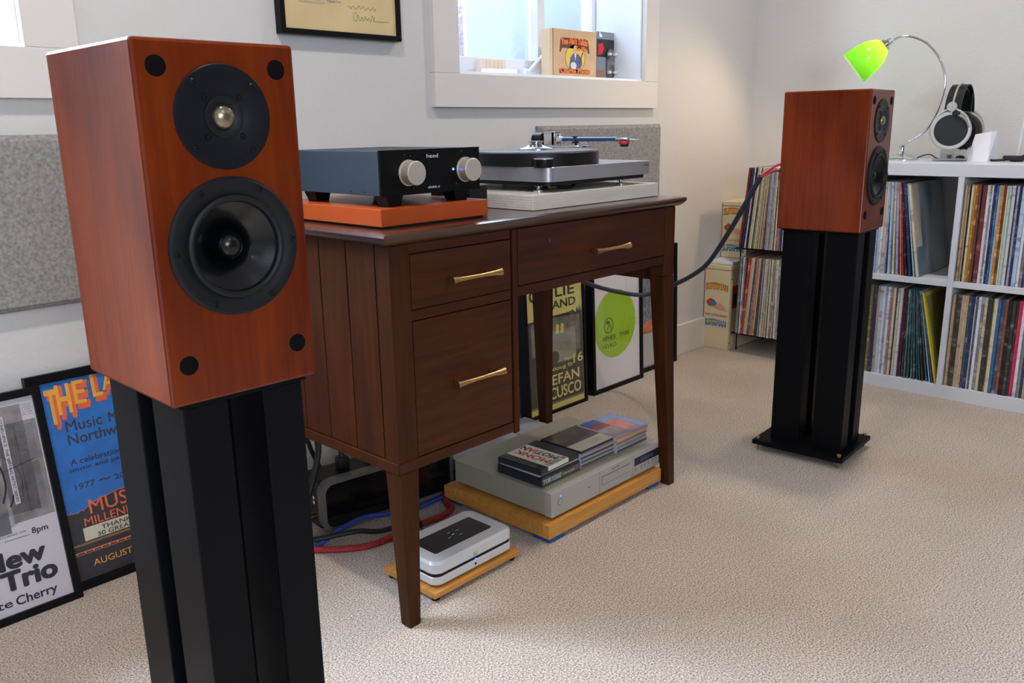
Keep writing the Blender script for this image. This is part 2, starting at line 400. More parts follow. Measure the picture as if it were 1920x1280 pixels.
# ---------------- desk ----------------
walnut = wood('dark_walnut', (40, 17, 7), (80, 37, 15), 'X', 4, rough=.45, spec=.1, coat=.22, blotch=.5, coat_rough=.25, fine=.5)
walnutv = wood('dark_walnut_upright', (38, 17, 7), (74, 37, 16), 'Z', 4, rough=.45, spec=.1, coat=.14, blotch=.5, coat_rough=.25, fine=.5)
walnutt = wood('dark_walnut_top', (44, 23, 14), (78, 45, 29), 'X', 4, rough=.3, coat=.6, blotch=.5, coat_rough=.12, fine=.5)
gapm = mat('dark_gap', (14, 8, 5), .9)
D = thing('desk', 'dark walnut pedestal desk with brass pulls carrying the amplifier and turntable', 'desk', (.905, 1.15, 0))
ox, oy = .905, 1.15
def dk(name, m, x0, x1, y0, y1, z0, z1, b=.002, parent=None):
    return bx(name, m, parent or D, x0-ox, x1-ox, y0-oy, y1-oy, z0, z1, b=b)
# moulded top: rounded edge
pr = []
m_ = M()
ex = .0215
prof = [(-.006, .728), (.000, .7285), (.008, .731), (.014, .7355), (.0185, .741), (.0205, .7455), (.019, .7495), (.014, .7518), (.006, .752)]
X0, X1, Y0, Y1 = .9035, 1.797, 1.150, 1.602
ring = []
for o_, z in prof:
    ring.append([(X0-o_-ox, Y0-o_-oy, z), (X1+o_-ox, Y0-o_-oy, z), (X1+o_-ox, Y1+o_-oy, z), (X0-o_-ox, Y1+o_-oy, z)])
v = [p for r_ in ring for p in r_]; f = []
for i in range(len(ring)-1):
    for k in range(4): f.append((i*4+k, i*4+(k+1) % 4, i*4+4+(k+1) % 4, i*4+4+k))
f.append((3, 2, 1, 0)); q = (len(ring)-1)*4; f.append((q, q+1, q+2, q+3))
m_.add(v, f); m_.build('desktop', walnutt, D, smooth=40)
# front posts / frame members
dk('front_stile', walnutv, .907, .953, 1.150, 1.190, .328, .728)
dk('front_stile', walnutv, 1.755, 1.8, 1.150, 1.190, .56, .728)
dk('pedestal_rail', walnut, .953, 1.212, 1.152, 1.175, .710, .728)
dk('pedestal_rail', walnut, .953, 1.212, 1.152, 1.175, .589, .608)
dk('bottom_rail', walnut, .907, 1.212, 1.149, 1.175, .308, .3285)
dk('pedestal_side', walnutv, 1.2155, 1.231, 1.150, 1.575, .303, .728)
dk('front_apron', walnut, 1.231, 1.755, 1.151, 1.17, .591, .611)
dk('carcass', gapm, .922, 1.214, 1.172, 1.565, .312, .727, b=0)
# drawers
def pull(parent, xc, z, w=.128):
    m_ = M()
    n = 15
    # flared waisted bar
    prof = []
    for i in range(n):
        u = i/(n-1); s = abs(2*u-1); r_ = .0042+.0040*s**3
        prof.append((r_, u*w))
    prof = [(0, 0)]+prof+[(0, w)]
    m_.lathe(prof, Matrix.Translation((xc-w/2-ox, 1.150-.024-oy, z)) @ Matrix.Rotation(R(90), 4, 'Y'), 16)
    for s in (-1, 1):
        m_.cyl((xc+s*w*.36-ox, 1.150-.022-oy, z), (xc+s*w*.36-ox, 1.150-oy, z), .0032, n=12)
    m_.build('pull', brass, parent)
d1 = dk('drawer', walnut, .9545, 1.2105, 1.151, 1.172, .6095, .7085, b=.0012); pull(d1, 1.0935, .6545)
d2 = dk('drawer', walnut, .9545, 1.2105, 1.151, 1.172, .3305, .5875, b=.0012); pull(d2, 1.0975, .4560)
d3 = dk('wide_drawer', walnut, 1.233, 1.7545, 1.151, 1.172, .613, .727, b=.0012); pull(d3, 1.513, .6590, .124)
M().cyl((1.327-ox, 1.151-oy, .694), (1.327-ox, 1.149-oy, .694), .004, n=10).build('keyhole_plate', walnutt, D)
# left side boards with grooves between
ys = [1.192, 1.2765, 1.3615, 1.4465, 1.53]
for a, b_ in zip(ys, ys[1:]): dk('side_board', walnutv, .908, .922, a+.0014, b_-.0014, .330, .728, b=.0012)
dk('rear_stile', walnutv, .907, .953, 1.5315, 1.575, .328, .728)
dk('side_rail', walnutv, .9045, .93, 1.1505, 1.575, .308, .3285, b=.0015)
dk('pedestal_bottom', gapm, .925, 1.214, 1.175, 1.565, .304, .312, b=0)
dk('back_panel', walnut, .953, 1.7565, 1.566, 1.58, .60, .727)
dk('side_apron', walnut, 1.772, 1.792, 1.19, 1.545, .545, .727)
dk('top_underside', gapm, 1.2315, 1.772, 1.173, 1.5655, .612, .7275, b=0)
# legs: tapered and a little splayed
def leg(top, bot):
    (a, b_, c, d_, z1), (e, f_, g, h_, z0) = top, bot
    v = [(a-ox, c-oy, z1), (b_-ox, c-oy, z1), (b_-ox, d_-oy, z1), (a-ox, d_-oy, z1), (e-ox, g-oy, z0), (f_-ox, g-oy, z0), (f_-ox, h_-oy, z0), (e-ox, h_-oy, z0)]
    bm = bmesh.new(); vs = [bm.verts.new(p) for p in v]
    for q in ((0, 1, 2, 3), (7, 6, 5, 4), (0, 4, 5, 1), (1, 5, 6, 2), (2, 6, 7, 3), (3, 7, 4, 0)): bm.faces.new([vs[i] for i in q])
    bmesh.ops.recalc_face_normals(bm, faces=bm.faces)
    bmesh.ops.bevel(bm, geom=bm.edges[:], offset=.002, segments=2, profile=.5, affect='EDGES'); bm.verts.index_update()
    m_ = M(); m_.add([q.co[:] for q in bm.verts], [[q.index for q in p.verts] for p in bm.faces]); bm.free()
    return wn(m_.build('leg', walnutv, D))
leg((.907, .953, 1.150, 1.192, .308), (.902, .929, 1.136, 1.163, 0))
leg((.907, .953, 1.533, 1.575, .308), (.902, .929, 1.562, 1.589, 0))
leg((1.755, 1.8, 1.150, 1.192, .559), (1.787, 1.8135, 1.137, 1.164, 0))
leg((1.752, 1.8, 1.545, 1.592, .60), (1.787, 1.8135, 1.562, 1.589, 0))

# ---------------- framed prints ----------------
framem = mat('black_frame', (8, 8, 11), .4, spec=.2)
pglass = glass('picture_glass', refl=.01, k=.12)
ink = mat('black_ink', (34, 32, 40), .7)
def frame(label, x0, y0, w, h, lean, mold, depth, paper, pm, z0=0, group=None, name='framed_poster', ry=0):
    t = thing(name, label, 'picture', (x0, y0, z0), 0, group, rx=-lean)
    if ry: t.rotation_euler = (-lean, ry, 0)
    m_ = M()
    for q in ((0, w, 0, mold), (0, w, h-mold, h), (0, mold, mold, h-mold), (w-mold, w, mold, h-mold)):
        bx('frame_rail', framem, t, q[0], q[1], 0, depth, q[2], q[3], b=.0012)
    bx('backing', framem, t, mold, w-mold, depth-.004, depth-.001, mold, h-mold)
    p = bx('print', pm, t, mold-.002, w-mold+.002, .007, .009, mold-.002, h-mold+.002)
    bx('glass', pglass, t, mold-.001, w-mold+.001, .003, .0045, mold-.001, h-mold+.001)
    return t, p
PY = .0068
def pl_(t, pts, m, name='printed_shape', lay=0):
    return M().prism(pts, .0002, (0, PY-.0001-lay*.0004, 0), (1, 0, 0), (0, 0, 1)).build(name, m, t, smooth=0)
def tx_(t, s, m, x, z, w, h, bold=0, lay=1, **k):
    return text(s, m, t, (x, PY-lay*.0004, z), (1, 0, 0), (0, 0, 1), w, h, bold, **k)
paperw = mat('white_paper', (196, 190, 196), .7)
greyp = mat('grey_print', (136, 130, 132), .8, noise=(60, (1, 1, 1), .22))
greyp2 = mat('light_grey_print', (166, 162, 166), .8, noise=(30, (1, 1, 1), .2))
greyd = mat('mid_grey_print', (108, 106, 112), .8)
# A: black and white concert bill at the left edge
tA, p = frame('black framed white and grey jazz concert bill leaning at the left edge of the photo', .215, 1.728, .3135, .4455, .165, .0155, .018, 0, paperw, group=None)
for q, m in (((.03, .2735, .205, .418), greyp), ((.03, .215, .205, .290), greyp2), ((.05, .214, .172, .215), greyd), ((.2215, .2955, .1885, .384), greyp), ((.262, .287, .200, .300), greyp2)):
    pl_(p, rect(*q), m)
M_ = lambda: M()
def line(par, pts, w, m, name='printed_line', lay=2):
    """flat printed stroke"""
    P = [Vector((a, b)) for a, b in pts]; L = []; Rr = []
    for i, q in enumerate(P):
        d = (P[min(i+1, len(P)-1)]-P[max(0, i-1)]).normalized(); n = Vector((-d.y, d.x))*w/2
        L.append(q+n); Rr.append(q-n)
    v = [(a.x, PY-.0003*lay, a.y) for a in L]+[(a.x, PY-.0003*lay, a.y) for a in Rr]; n = len(P)
    f = [(i, i+1, n+i+1, n+i) for i in range(n-1)]
    m_ = M(); m_.add(v, f); return m_.build(name, m, par, smooth=0)
def arc(cx, cz, r, a0, a1, n=24, rz=None): return [(cx+r*math.cos(R(a0+(a1-a0)*i/n)), cz+(rz or r)*math.sin(R(a0+(a1-a0)*i/n))) for i in range(n+1)]
pl_(p, rect(.2300, .2395, .2255, .400), paperw, lay=1)
text('CONFLUENCE: THE VISITING ARTIST SERIES', ink, p, (.2322, PY-.0012, .396), (0, 0, -1), (1, 0, 0), .166, .0052, .01)
line(p, [(q.x, q.y) for q in spline([(.180, .340, 0), (.205, .328, 0), (.2163, .308, 0), (.2204, .281, 0), (.2184, .2569, 0), (.2095, .2339, 0)], 6)], .0036, ink)
line(p, [(q.x, q.y) for q in spline([(.2200, .2230, 0), (.2262, .2330, 0), (.2300, .2450, 0)], 4)], .003, ink)
line(p, [(q.x, q.y) for q in spline([(.19, .337, 0), (.2198, .3262, 0), (.243, .2999, 0), (.2502, .2683, 0), (.2452, .2372, 0)], 6)], .0008, ink)
line(p, [(.16, .281), (.283, .3065)], .001, ink); line(p, [(.2545, .20), (.2545, .38)], .0006, ink)
for i in range(17): line(p, [(.257, .375-i*.0043), (.288, .375-i*.0043)], .0016, greyd, 'printed_bar')
for i in range(12): line(p, [(.10, .203-i*.0026), (.262-i*.006, .203-i*.0026)], .0009, greyd, 'printed_bar')
for i in range(5): tx_(p, 'EST. PORTLAND'[i:i+7], greyd, .275, .393+i*.005, .018, .003)
tx_(p, 'ARCHITECT PORTLAND, OR', ink, .13, .1665, .108, .004); tx_(p, '$20 SLIDING SCALE', ink, .12, .1575, .07, .004); line(p, [(.197, .1595), (.242, .1595)], .0008, ink)
tx_(p, '8pm', ink, .2475, .1555, .029, .0155, .03)
tx_(p, 'New', ink, .150, .1045, .112, .0345, .14)
tx_(p, 'Trio', ink, .179, .0625, .097, .036, .14)
tx_(p, 'Bette', ink, .117, .0315, .071, .016, .04); tx_(p, 'Cherry', ink, .195, .024, .075, .0235, .04)
# B: blue concert poster
blueP = mat('poster_blue', (42, 112, 190), .7, noise=(40, (1, 1, 1), .12))
orangeP = mat('poster_orange', (226, 102, 62), .7); yellowP = mat('poster_ochre', (226, 168, 62), .7)
charP = mat('poster_charcoal', (50, 48, 54), .75, noise=(60, (1, 1, 1), .15)); creamP = mat('poster_cream', (206, 200, 176), .7)
brownI = mat('brown_ink', (62, 52, 70), .7)
tB, p = frame('black framed blue farewell concert poster with orange block lettering behind the left speaker stand', .508, 1.750, .315, .4595, .157, .019, .018, 0, blueP)
bx0 = .508-.47
def ub(u): return u-bx0
pl_(p, [(ub(.058), .0185), (.297, .0185), (.297, .14), (ub(.255), .172), (ub(.215), .186), (ub(.175), .186), (ub(.130), .178), (ub(.105), .168), (ub(.098), .163), (ub(.094), .166), (ub(.088), .162), (ub(.0625), .1645)], charP)
line(p, [(ub(.0625), .1645), (ub(.088), .162), (ub(.094), .166), (ub(.098), .163), (ub(.105), .168), (ub(.130), .178), (ub(.175), .186), (ub(.215), .186), (ub(.255), .172)], .0012, orangeP)
# extruded title
tt = [('T', .071, .355, .020, .070), ('H', .092, .372, .025, .060), ('E', .126, .386, .021, .048), ('L', .163, .393, .019, .047), ('A', .184, .402, .028, .038), ('S', .215, .402, .022, .036), ('T', .238, .392, .02, .042)]
for ch, x, z, w, h in tt:
    for j in range(5):
        tx_(p, ch, orangeP, ub(x)+.004-.0009*j*0+.0015*j*.6, z-.011+.0022*j, w, h, .04, lay=1+j*.15)
    tx_(p, ch, orangeP, ub(x)+.0055, z-.0115, w, h, .06, lay=1.2)
    tx_(p, ch, yellowP, ub(x), z, w, h, .045, lay=3)
for s, x, z, w, h in (('Music', .098, .3325, .072, .0225), ('Millennium', .1845, .3325, .11, .0215), ('Northwest', .0975, .3045, .135, .0225), ('A celebration of', .093, .2625, .125, .0125), ('music and people', .089, .246, .135, .0115), ('1977', .092, .2095, .040, .0125), ('~', .141, .214, .024, .005), ('2007', .173, .2085, .04, .012)):
    tx_(p, s, brownI, ub(x), z, w, h, .02)
tx_(p, 'MUSIC', orangeP, ub(.111), .1525, .12, .030, -.012); tx_(p, 'MILLENNIUM', orangeP, ub(.096), .1295, .150, .0175, -.01)
pl_(p, rect(ub(.0905), .27, .0992, .127), creamP, lay=1)
tx_(p, 'THANKS FOR', ink, ub(.1265), .1135, .112, .0095, .02, lay=3); tx_(p, '30 GREAT YEARS', ink, ub(.1165), .1012, .13, .0092, .02, lay=3)
for z, m, w in ((.0955, yellowP, .0008), (.093, yellowP, .0008), (.0785, orangeP, .0028), (.0735, yellowP, .0007)): line(p, [(ub(.0635), z), (.29, z)], w, m)
for i in range(12): pl_(p, disc(ub(.07)+i*.0165, .0765, .0013, n=8), creamP, 'printed_dot', lay=3)
tx_(p, 'AUGUST 24', yellowP, ub(.0975), .0425, .108, .0135, .0)
# W: yellow and black gig poster
yelP = mat('poster_yellow', (214, 200, 112), .7); darkP = mat('poster_dark', (52, 46, 36), .75, noise=(50, (1, 1, 1), .3)); photoP = mat('poster_photo_grey', (118, 110, 92), .75, noise=(25, (1, 1, 1), .35))
tW, p = frame('black framed yellow and black gig poster standing behind the desk kneehole', 1.912, 1.742, .300, .46, .045, .011, .038, 0, yelP)
wx = .018
def uw(u): return u+wx
pl_(p, [(.012, .03), (.289, .03), (.289, .30), (.284, .335), (.280, .318), (.275, .345), (.270, .322), (.262, .338), (.256, .318), (.24, .330), (.22, .325), (.10, .325), (.012, .32)], darkP)
pl_(p, [(.03, .205), (.274, .19), (.274, .31), (.10, .322), (.03, .31)], photoP, lay=1)
pl_(p, rect(.05, .25, .165, .272), mat('poster_photo_light', (150, 142, 120), .8, noise=(18, (1, 1, 1), .2)), lay=1.5)
for x in (.148, .172): pl_(p, [(x, .262), (x+.016, .262), (x+.019, .29), (x+.006, .296), (x+.002, .285)], yelP, lay=3)
pl_(p, disc(.14, .185, .022), darkP, lay=3)
line(p, [(.012, .0345), (.288, .0345), (.288, .36)], .0015, yelP)
tx_(p, 'LIE', ink, uw(.136), .385, .097, .033, .05); tx_(p, 'CHAR', ink, .03, .385, .105, .033, .14); tx_(p, 'LAND', ink, uw(.096), .3465, .141, .027, .05)
tx_(p, 'MAY', yelP, uw(.1726), .1625, .044, .012, .03, lay=3); tx_(p, '16', yelP, uw(.2167), .148, .0495, .031, .05, lay=3)
tx_(p, 'doug fir', yelP, uw(.108), .1375, .1083, .0175, .03, lay=3)
tx_(p, 'STEFAN', yelP, uw(.038), .094, .206, .034, .05, lay=3); tx_(p, 'CUSCO', yelP, uw(.092), .0465, .160, .038, .05, lay=3)
# X: green disc poster
limeP = mat('poster_lime', (150, 186, 22), .6)
tX, p = frame('black framed white poster with a big lime green disc behind the desk', 2.262, 1.755, .301, .455, .038, .0155, .030, 0, mat('white_paper_bright', (214, 208, 206), .7))
pl_(p, disc(.139, .237, .1225, n=72), limeP)
M().add(*(lambda a, b: ([(x, PY-.0012, z) for x, z in a]+[(x, PY-.0012, z) for x, z in b], [(i, (i+1) % 40, 40+(i+1) % 40, 40+i) for i in range(40)]))(disc(.099, .236, .0275), disc(.099, .236, .0252))).build('printed_ring', ink, p, smooth=0)
line(p, [(.0845, .2455), (.093, .2425), (.104, .2455), (.1115, .222), (.1135, .2205)], .003, ink); line(p, [(.0855, .2495), (.098, .2485), (.105, .246)], .004, ink); line(p, [(.101, .243), (.0955, .229), (.0905, .2195)], .0026, ink)
tx_(p, 'APHEX', ink, .0605, .1825, .0815, .0165, -.012); tx_(p, 'TWIN', ink, .1613, .1825, .0586, .0165, -.012)
tx_(p, '>SYRO', ink, .0597, .1535, .0814, .0155, -.012)
# Z: dark speckled print
tZ, p = frame('black framed grey and orange speckled print at the right end behind the desk', 2.545, 1.788, .297, .475, .03, .0155, .022, 0, mat('dusk_print', (112, 116, 128), .7, noise=(70, (1, 1, 1), .5)))
pl_(p, rect(.016, .28, .02, .15), mat('pale_grey_print', (176, 172, 170), .7)); pl_(p, [(.016, .15), (.28, .145), (.28, .19), (.2, .205), (.09, .195), (.016, .21)], mat('orange_print', (196, 116, 72), .7, noise=(60, (1, 1, 1), .5)))
pl_(p, rect(.016, .28, .36, .46), mat('slate_print', (86, 92, 110), .7, noise=(30, (1, 1, 1), .2)))
# signed picture on the wall
oldp = mat('aged_paper', (214, 190, 142), .7, noise=(9, (1, 1, 1), .08))
tS, p = frame('black framed aged paper with handwritten signatures hanging on the wall above the amplifier', 1.155, 1.815, .3575, .47, 0, .013, .025, 0, oldp, z0=1.142, name='framed_document')
bi = mat('pencil_grey', (92, 82, 66), .7); blu = mat('blue_stamp_ink', (92, 128, 168), .7)
tx_(p, 'Volume Two', blu, .134, .0795, .042, .005, .03)
tx_(p, 'BAKERSFIELD, U.S. NOTE', mat('faded_ink', (150, 156, 150), .7), .055, .0725, .073, .0045, .01); tx_(p, 'SONGS FROM THE', _m['faded_ink'], .058, .080, .06, .004, 0)
def scrawl(x0, z0, w, h, n, seed):
    rn = random.Random(seed); pts = [(x0+w*i/(n*1.0), z0+h*(.5+.5*math.sin(i*2.1+rn.uniform(-.6, .6)))*rn.uniform(.45, 1)) for i in range(n+1)]
    P = spline([(a, b, 0) for a, b in pts], 5); line(p, [(q.x, q.y) for q in P], .0009, bi, 'signature')
scrawl(.195, .069, .087, .012, 18, 1); scrawl(.222, .043, .055, .016, 15, 5); line(p, arc(.217, .051, .006, 0, 350, rz=.010), .0009, bi, 'signature'); line(p, [(.275, .044), (.322, .0455)], .0008, bi, 'signature')

# felt panels
felt = mat('grey_felt', (142, 140, 138), .95, noise=(150, (1, 1, 1), .3), bump=(300, .0008), spec=.1)
def feltp(label, x0, x1):
    t = thing('acoustic_felt_panel', label, 'panel', ((x0+x1)/2, WY, .755), group=None)
    w = (x1-x0)/2; h = .168; q = .012
    o = [(-w, -h), (w, -h), (w, h), (-w, h)]; i = [(-w+q, -h+q), (w-q, -h+q), (w-q, h-q), (-w+q, h-q)]
    v = [(a, 0, b) for a, b in o]+[(a, -.012, b) for a, b in o]+[(a, -.025, b) for a, b in i]
    f = [(0, 1, 2, 3)]+[(k, 4+k, 4+(k+1) % 4, (k+1) % 4) for k in range(4)]+[(4+k, 8+k, 8+(k+1) % 4, 4+(k+1) % 4) for k in range(4)]+[(8, 9, 10, 11)]
    m_ = M(); m_.add(v, f); m_.build('felt_board', felt, t, smooth=0)
feltp('grey felt acoustic panel on the wall left of the foreground speaker', .30, .985)
feltp('grey felt acoustic panel on the wall behind the turntable', 2.06, 2.735)

# ---------------- things on the desk ----------------
orangel = mat('orange_lacquer', (160, 66, 20), .4, spec=.2, coat=.25, noise=(6, (1, 1, 1), .06))
T0 = .752
t = thing('isolation_platform', 'orange lacquered slab platform under the black amplifier', 'platform', (.927, 1.190, T0))
bx('slab', orangel, t, 0, .264, 0, .33, .004, .0352, b=.002)
bx('base_pad', gapm, t, .008, .256, .008, .322, 0, .004)  # dark sheet standing in for the shadow gap under the slab
ampm = mat('amp_casing', (38, 50, 58), .5, spec=.3, bump=(1500, .0001)); ampf = mat('amp_front_black', (6, 7, 9), .4, spec=.15)
champ = mat('champagne_aluminium', (196, 186, 174), .36, metal=.55)
ledb = mat('blue_led', (40, 90, 255), .3, emit=((40, 110, 255), 12))
whi = mat('white_marking', (216, 220, 224), .6); dimm = mat('dim_marking', (110, 112, 116), .6)
t = thing('integrated_amplifier', 'black amplifier with two champagne knobs on the orange platform', 'amplifier', (.9435, 1.207, T0+.0352))
bx('casing', ampm, t, .001, .2425, .006, .285, .0205, .0985, b=.0015)
bx('front_panel', ampf, t, 0, .2435, 0, .006, .0195, .0997, b=.0008)
for x in (.034, .198):
    for y in (.012, .235):
        m_ = M(); v = []
        for (a, b_, z) in ((.019, .019, .0205), (.014, .014, 0)):
            v += [(x-a, y-b_*.4, z), (x+a, y-b_*.4, z), (x+a, y+b_*1.6, z), (x-a, y+b_*1.6, z)]
        m_.add(v, [(0, 1, 2, 3), (7, 6, 5, 4), (0, 4, 5, 1), (1, 5, 6, 2), (2, 6, 7, 3), (3, 7, 4, 0)]); m_.build('foot', ampf, t, smooth=0)
for x in (.0640, .2050):
    M().lathe([(0, 0), (.0235, 0), (.0235, .0015), (.0215, .0016), (.0215, .0225), (.0205, .0235), (0, .0235)], FT(x, 0, .0585), 48).build('knob', champ, t)
M().lathe([(0, .0), (.0022, 0), (.0015, .0012), (0, .0016)], FT(.1730, -.0005, .0605), 16).build('led', ledb, t)
text('heed', whi, t, (.1075, -.0008, .0835), (1, 0, 0), (0, 0, 1), .0275, .0068, .0)
text('obelisk si', whi, t, (.108, -.0008, .0285), (1, 0, 0), (0, 0, 1), .0285, .0045, .0)
for x, z in ((.056, .091), (.0695, .0885), (.075, .031), (.196, .0925), (.180, .0335)): M().cyl((x, 0, z), (x, -.0005, z), .0009, n=8).build('index_mark', dimm, t)
for y in (.05, .09): M().cyl((.0005, y, .026), (.002, y, .026), .0022, n=12).build('screw', blackm, t)
# small black box with blue cable behind the platform
t = thing('phono_stage', 'small black box with gold sockets between the orange platform and turntable', 'device', (1.245, 1.30, T0))
bx('casing', blackm, t, 0, .055, 0, .12, .003, .052, b=.002)
for z in (.020, .025): M().cyl((.012, 0, z-.0), (.012, -.010, z), .0017, n=10).build('socket', brass, t)
for x in (.008, .047): M().cyl((x, .01, 0), (x, .01, .003), .004, n=10).build('foot', rubm, t)
bluec = mat('blue_cable', (44, 62, 120), .45); darkc = mat('dark_blue_cable', (28, 38, 52), .5, bump=(700, .0003)); blackc = mat('black_cable', (16, 16, 19), .55)
tag(M().tube([(1.192, 1.47, T0+.050), (1.215, 1.40, T0+.062), (1.262, 1.345, T0+.068), (1.290, 1.322, T0+.058), (1.268, 1.318, T0+.042), (1.225, 1.345, T0+.030), (1.196, 1.40, T0+.026)], .0038, 8, 8).build('audio_cable', bluec), 'blue looped interconnect cable beside the amplifier on the desk', 'cable')

# turntable
whitewash = wood('whitewashed_wood', (192, 184, 172), (214, 208, 198), 'X', 5, rough=.5, coat=.1, blotch=.3, fine=.6)
silver = mat('brushed_silver', (172, 172, 176), .34, metal=.75, noise=(30, (.03, 1, 1), .06))
chrome = mat('chrome', (220, 222, 226), .1, metal=1)
T = thing('turntable', 'silver turntable with thick black platter and blue tonearm on a white wooden plinth', 'turntable', (1.385, 1.203, T0+.0325))
P = thing('plinth_board', 'whitewashed wooden board on the desk under the turntable', 'board', (1.326, 1.192, T0))
bx('board', whitewash, P, 0, .458, 0, .372, .0008, .0322, b=.0012)
for z in (.0062, .0115, .0168, .022, .0272): bx('ply_line', mat('ply_seam', (150, 142, 130), .7), P, -.00015, .0001, .003, .369, z-.0003, z+.0003)  # thin darker lines along the board's left end
TZ = .0325
def rr(x0, x1, y0, y1, r, n=8):
    o = []
    for cx, cy, a in ((x1-r, y0+r, -90), (x1-r, y1-r, 0), (x0+r, y1-r, 90), (x0+r, y0+r, 180)):
        for i in range(n+1): o.append((cx+r*math.cos(R(a+90*i/n)), cy+r*math.sin(R(a+90*i/n))))
    return o
def slab(poly_, z0, z1, name, m, par, e=.0008):
    def ins(k): 
        cx = sum(p[0] for p in poly_)/len(poly_); cy = sum(p[1] for p in poly_)/len(poly_)
        return [(p[0]-k*(1 if p[0] > cx else -1), p[1]-k*(1 if p[1] > cy else -1)) for p in poly_]
    L = [(ins(e), z0), (poly_, z0+e), (poly_, z1-e), (ins(e), z1)]; n = len(poly_)
    v = [(x, y, z) for q, z in L for x, y in q]; f = []
    for i in range(3):
        for k in range(n): f.append((i*n+k, i*n+(k+1) % n, (i+1)*n+(k+1) % n, (i+1)*n+k))
    f += [tuple(range(n))[::-1], tuple(range(3*n, 4*n))]
    m_ = M(); m_.add(v, f); return wn(m_.build(name, m, par, smooth=30))
slab(rr(0, .390, 0, .355, .022), .0225, .0535, 'top_plate', silver, T)
slab(rr(.010, .380, .010, .345, .02), .0135, .0225, 'subchassis', blackm, T)
for x, y in ((.026, .05), (.300, .03), (.19, .31)):
    M().lathe([(0, 0), (.011, 0), (.011, .003), (.004, .005), (.004, .009), (.009, .011), (.009, .0135), (0, .0135)], Matrix.Translation((x, y, 0)), 24).build('foot', chrome, T)
M().tube([(.095, .06, .006), (.115, .045, .004), (.135, .04, .006), (.14, .05, .012)], .0035, 8, 5).build('signal_plug', blackc, T)
M().cyl((.075, .06, .006), (.095, .06, .006), .0045, n=12).build('plug_tip', brass, T)
px, py = 1.5116-1.385, 1.355-1.203
def LT(x, y, z): return Matrix.Translation((x, y, z))
M().lathe([(0, .0545), (.149, .0545), (.150, .0555), (.150, .0808), (.149, .0818), (0, .0818)], LT(px, py, 0), 96).build('platter', mat('platter_black', (10, 11, 14), .4, spec=.3), T)
M().lathe([(0, .0818), (.148, .0818), (.148, .0845), (.146, .0850), (0, .0850)], LT(px, py, 0), 96).build('platter_mat', mat('platter_mat_grey', (96, 100, 106), .35), T)
M().lathe([(0, .085), (.042, .085), (.042, .0875), (.040, .089), (.028, .0925), (.016, .0965), (.0145, .098), (.0145, .1015), (.0185, .103), (.0185, .1045), (.017, .1058), (0, .1062)], LT(px+.010, py+.004, 0), 48).build('record_clamp', chrome, T)
M().lathe([(0, .0535), (.021, .0535), (.0213, .0540), (.0213, .0700), (.0205, .0705)], LT(.0135, .024, 0), 40).build('motor_pulley', mat('pulley_black', (12, 13, 17), .35, spec=.3), T)
M().lathe([(.0213, .0700), (.0213, .0716), (.0205, .0722), (0, .0722)], LT(.0135, .024, 0), 40).build('pulley_cap', silver, T)
# tonearm, parked
ax, ay = 1.735-1.385, 1.50-1.203
M().cyl((ax, ay, .0535), (ax, ay, .066), .030, n=40, b=.001).build('arm_base', silver, T)
m_ = M(); m_.box(ax-.020, ax+.020, ay-.115, ay+.02, .084, .090, b=.002); m_.cyl((ax, ay, .066), (ax, ay, .086), .016, n=24); m_.build('arm_board', chrome, T)
m_ = M(); m_.box(ax-.013, ax+.013, ay-.028, ay-.016, .088, .124, b=.0015); m_.box(ax-.013, ax+.013, ay-.028, ay+.010, .119, .124, b=.0012); m_.box(ax-.013, ax-.007, ay-.026, ay+.010, .090, .122, b=.001); m_.build('arm_yoke', chrome, T)
az = .1045
M().cyl((ax, ay+.018, az-.001), (ax, ay+.050, az-.001), .0195, n=40, b=.002).build('counterweight', blackm, T)
M().cyl((ax, ay+.01, az), (ax, ay+.05, az), .005, n=16).build('weight_shaft', blackm, T)
m_ = M(); m_.cyl((ax, ay-.02, az), (ax, ay-.046, az), .0105, .006, n=24); m_.build('arm_cone', chrome, T)
M().cyl((ax, ay-.046, az), (ax, ay-.219, az), .0056, n=20).build('arm_tube', mat('blue_arm_tube', (22, 58, 104), .3, coat=.3), T)
m_ = M(); m_.box(ax-.007, ax+.007, ay-.252, ay-.217, az-.003, az+.004, b=.0015); m_.tube([(ax, ay-.25, az), (ax, ay-.285, az-.001)], .0006, 5); m_.build('headshell', chrome, T)
m_ = M(); m_.box(ax-.0075, ax+.0075, ay-.251, ay-.227, az-.0125, az-.003, b=.002); m_.build('cartridge', mat('cartridge_red', (168, 38, 42), .35), T)
m_ = M(); m_.box(ax-.006, ax+.006, ay-.2485, ay-.231, az-.0175, az-.0125, b=.001); m_.build('stylus_holder', blackm, T)
m_ = M(); m_.cyl((ax+.004, ay-.085, .09), (ax+.004, ay-.085, az-.004), .003, n=10); m_.box(ax-.006, ax+.010, ay-.091, ay-.079, az-.010, az-.006, b=.001); m_.box(ax-.007, ax+.007, ay-.090, ay-.080, az+.0055, az+.008, b=.001); m_.build('arm_rest', blackm, T)
M().tube([(ax, ay-.10, .090), (ax-.002, ay-.128, .0985)], lambda u: .0018+.0012*u, 8).build('cueing_lever', chrome, T)
text('PRO-JECT', blackm, T, (.352, -.0006, .041), (1, 0, 0), (0, 0, 1), .024, .0048, .01, shear=.3)

